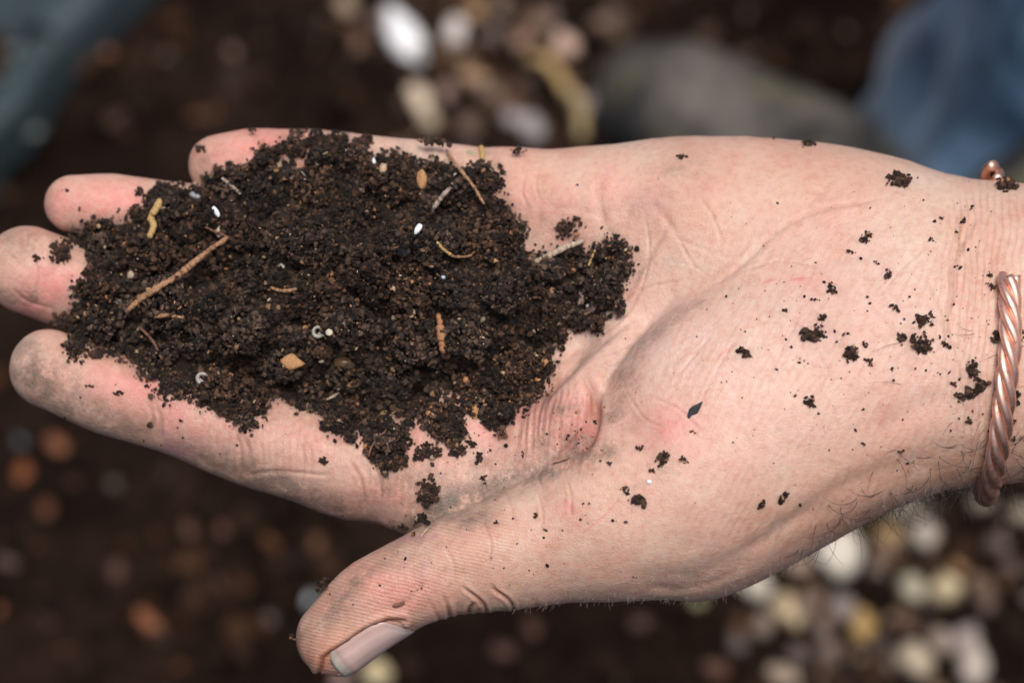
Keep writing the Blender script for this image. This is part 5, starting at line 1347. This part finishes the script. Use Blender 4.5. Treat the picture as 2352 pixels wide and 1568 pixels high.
def snail(u, v, r, rot, label):
    th = np.linspace(0, 2 * math.pi * 1.15, 60); k = 1 - th / th.max() * .55
    P = np.c_[r * .72 * k * np.cos(th), r * .8 * k * np.sin(th), r * .25 * (th / th.max())]
    a = R(rot); P[:, :2] = P[:, :2] @ np.array([[math.cos(a), math.sin(a)], [-math.sin(a), math.cos(a)]])
    z = float(top(np.array([u]), np.array([v]))[0]) + r * .5
    V, F = tube(P + np.array([u, v, z]), r * .34 * (k * 1.2 - .25), 10); o = mesh_np('snail_shell', tw(V), F, M_sh, None)
    return tag(o, label, 'snail shell')
snail(730, 760, 17, 30, 'curled grey snail shell in the lower middle of the heap')
snail(466, 868, 17, 120, 'cream snail shell at the lower left edge of the heap')
# pale and rusty flecks throughout the heap
sets = []
n = 420; c = heap_pts(n); r = 1.6 + 3.2 * rng.random(n) ** 3
z = top(c[:, 0], c[:, 1]) + rng.uniform(0, 3, n)
pal = np.array([[.55, .30, .14], [.62, .45, .26], [.42, .2, .09], [.66, .62, .52], [.5, .34, .2], [.36, .16, .07]])
fc = pal[rng.integers(0, len(pal), n)] * (.7 + .4 * rng.random((n, 1)))
V, F, C4 = scatter(np.c_[c, z], r, fc, [q * np.array([1.6, .8, .6]) for q in L1], F1)
o = mesh_np('plant_flecks', tw(V), F, M_soil, None, smooth=False); attr(o, 'tint', C4, 'FLOAT_COLOR'); tag(o, 'tan and rusty plant flecks mixed through the soil heap', 'plant debris', kind='stuff')

# ---------------------------------------------------------------- hairs of the wrist
hs = []
def hair(p, d, L, r, curl, n=9):
    p = np.array(p, float); d = np.array(d, float); d /= np.linalg.norm(d); ax = np.array([rng.normal() * .3, rng.normal() * .3, 1]); ax /= np.linalg.norm(ax)
    P = [p]
    for i in range(n):
        a = curl / n; d = d * math.cos(a) + np.cross(ax, d) * math.sin(a) + ax * (ax @ d) * (1 - math.cos(a)); d /= np.linalg.norm(d)
        P.append(P[-1] + d * L / n)
    V, F = tube(np.array(P), np.linspace(r, r * .35, n + 1), 3, caps=False); hs.append((V, F))
cand = np.where((HN[:, 1] > .55) & (HV[:, 0] > 1800) & (HV[:, 0] < 2420) & (HN[:, 2] > -.5))[0]
wgt = np.clip((HV[cand, 0] - 1800) / 500, .08, 1) * np.clip(HN[cand, 1] - .2, 0, 1); wgt /= wgt.sum()
for k in rng.choice(cand, 200, p=wgt):
    nn = HN[k]; d = nn * .55 + np.array([rng.normal() * .45 - .25, .45 + .3 * rng.normal(), .2 * rng.normal()])
    hair(HV[k] - nn * 2, d, rng.uniform(40, 120), .8, rng.uniform(-2.2, 2.4))
cand = np.where((HV[:, 0] > 2060) & (HV[:, 0] < 2420) & (HV[:, 1] > 720) & (HN[:, 2] > .1))[0]
for k in rng.choice(cand, 26):
    nn = HN[k]; hair(HV[k] - nn, nn * .35 + np.array([-.8 + .3 * rng.normal(), .4 * rng.normal() + .3, 0]), rng.uniform(35, 90), .6, rng.uniform(-1.2, 1.6))
o_ = 0; VV_, FF_ = [], []
for v_, f_ in hs: VV_.append(v_); FF_.append(f_ + o_); o_ += len(v_)
M_hair = simple('dark_hair', (.035, .026, .02), .4)
hair_o = mesh_np('arm_hair', tw(np.concatenate(VV_)), np.concatenate(FF_), M_hair, person); adopt(hair_o); tag(hair_o, kind='stuff')
hs = []
cand = np.where((HN[:, 1] > .45) & (HV[:, 0] > 1150) & (HV[:, 0] < 2300) & (HN[:, 2] > -.35))[0]
for k in rng.choice(cand, 700):
    nn = HN[k]; hair(HV[k] - nn, nn * .8 + np.array([-.3, .2, .2]) + rng.normal(size=3) * .4, rng.uniform(7, 20), .42, rng.uniform(-.8, .8), 3)
o_ = 0; VV_, FF_ = [], []
for v_, f_ in hs: VV_.append(v_); FF_.append(f_ + o_); o_ += len(v_)
fz = mesh_np('fine_hair', tw(np.concatenate(VV_)), np.concatenate(FF_), simple('fine_hair', (.55, .42, .34), .5), person); adopt(fz); tag(fz, kind='stuff')
print('done', round(time.time() - T0, 1))
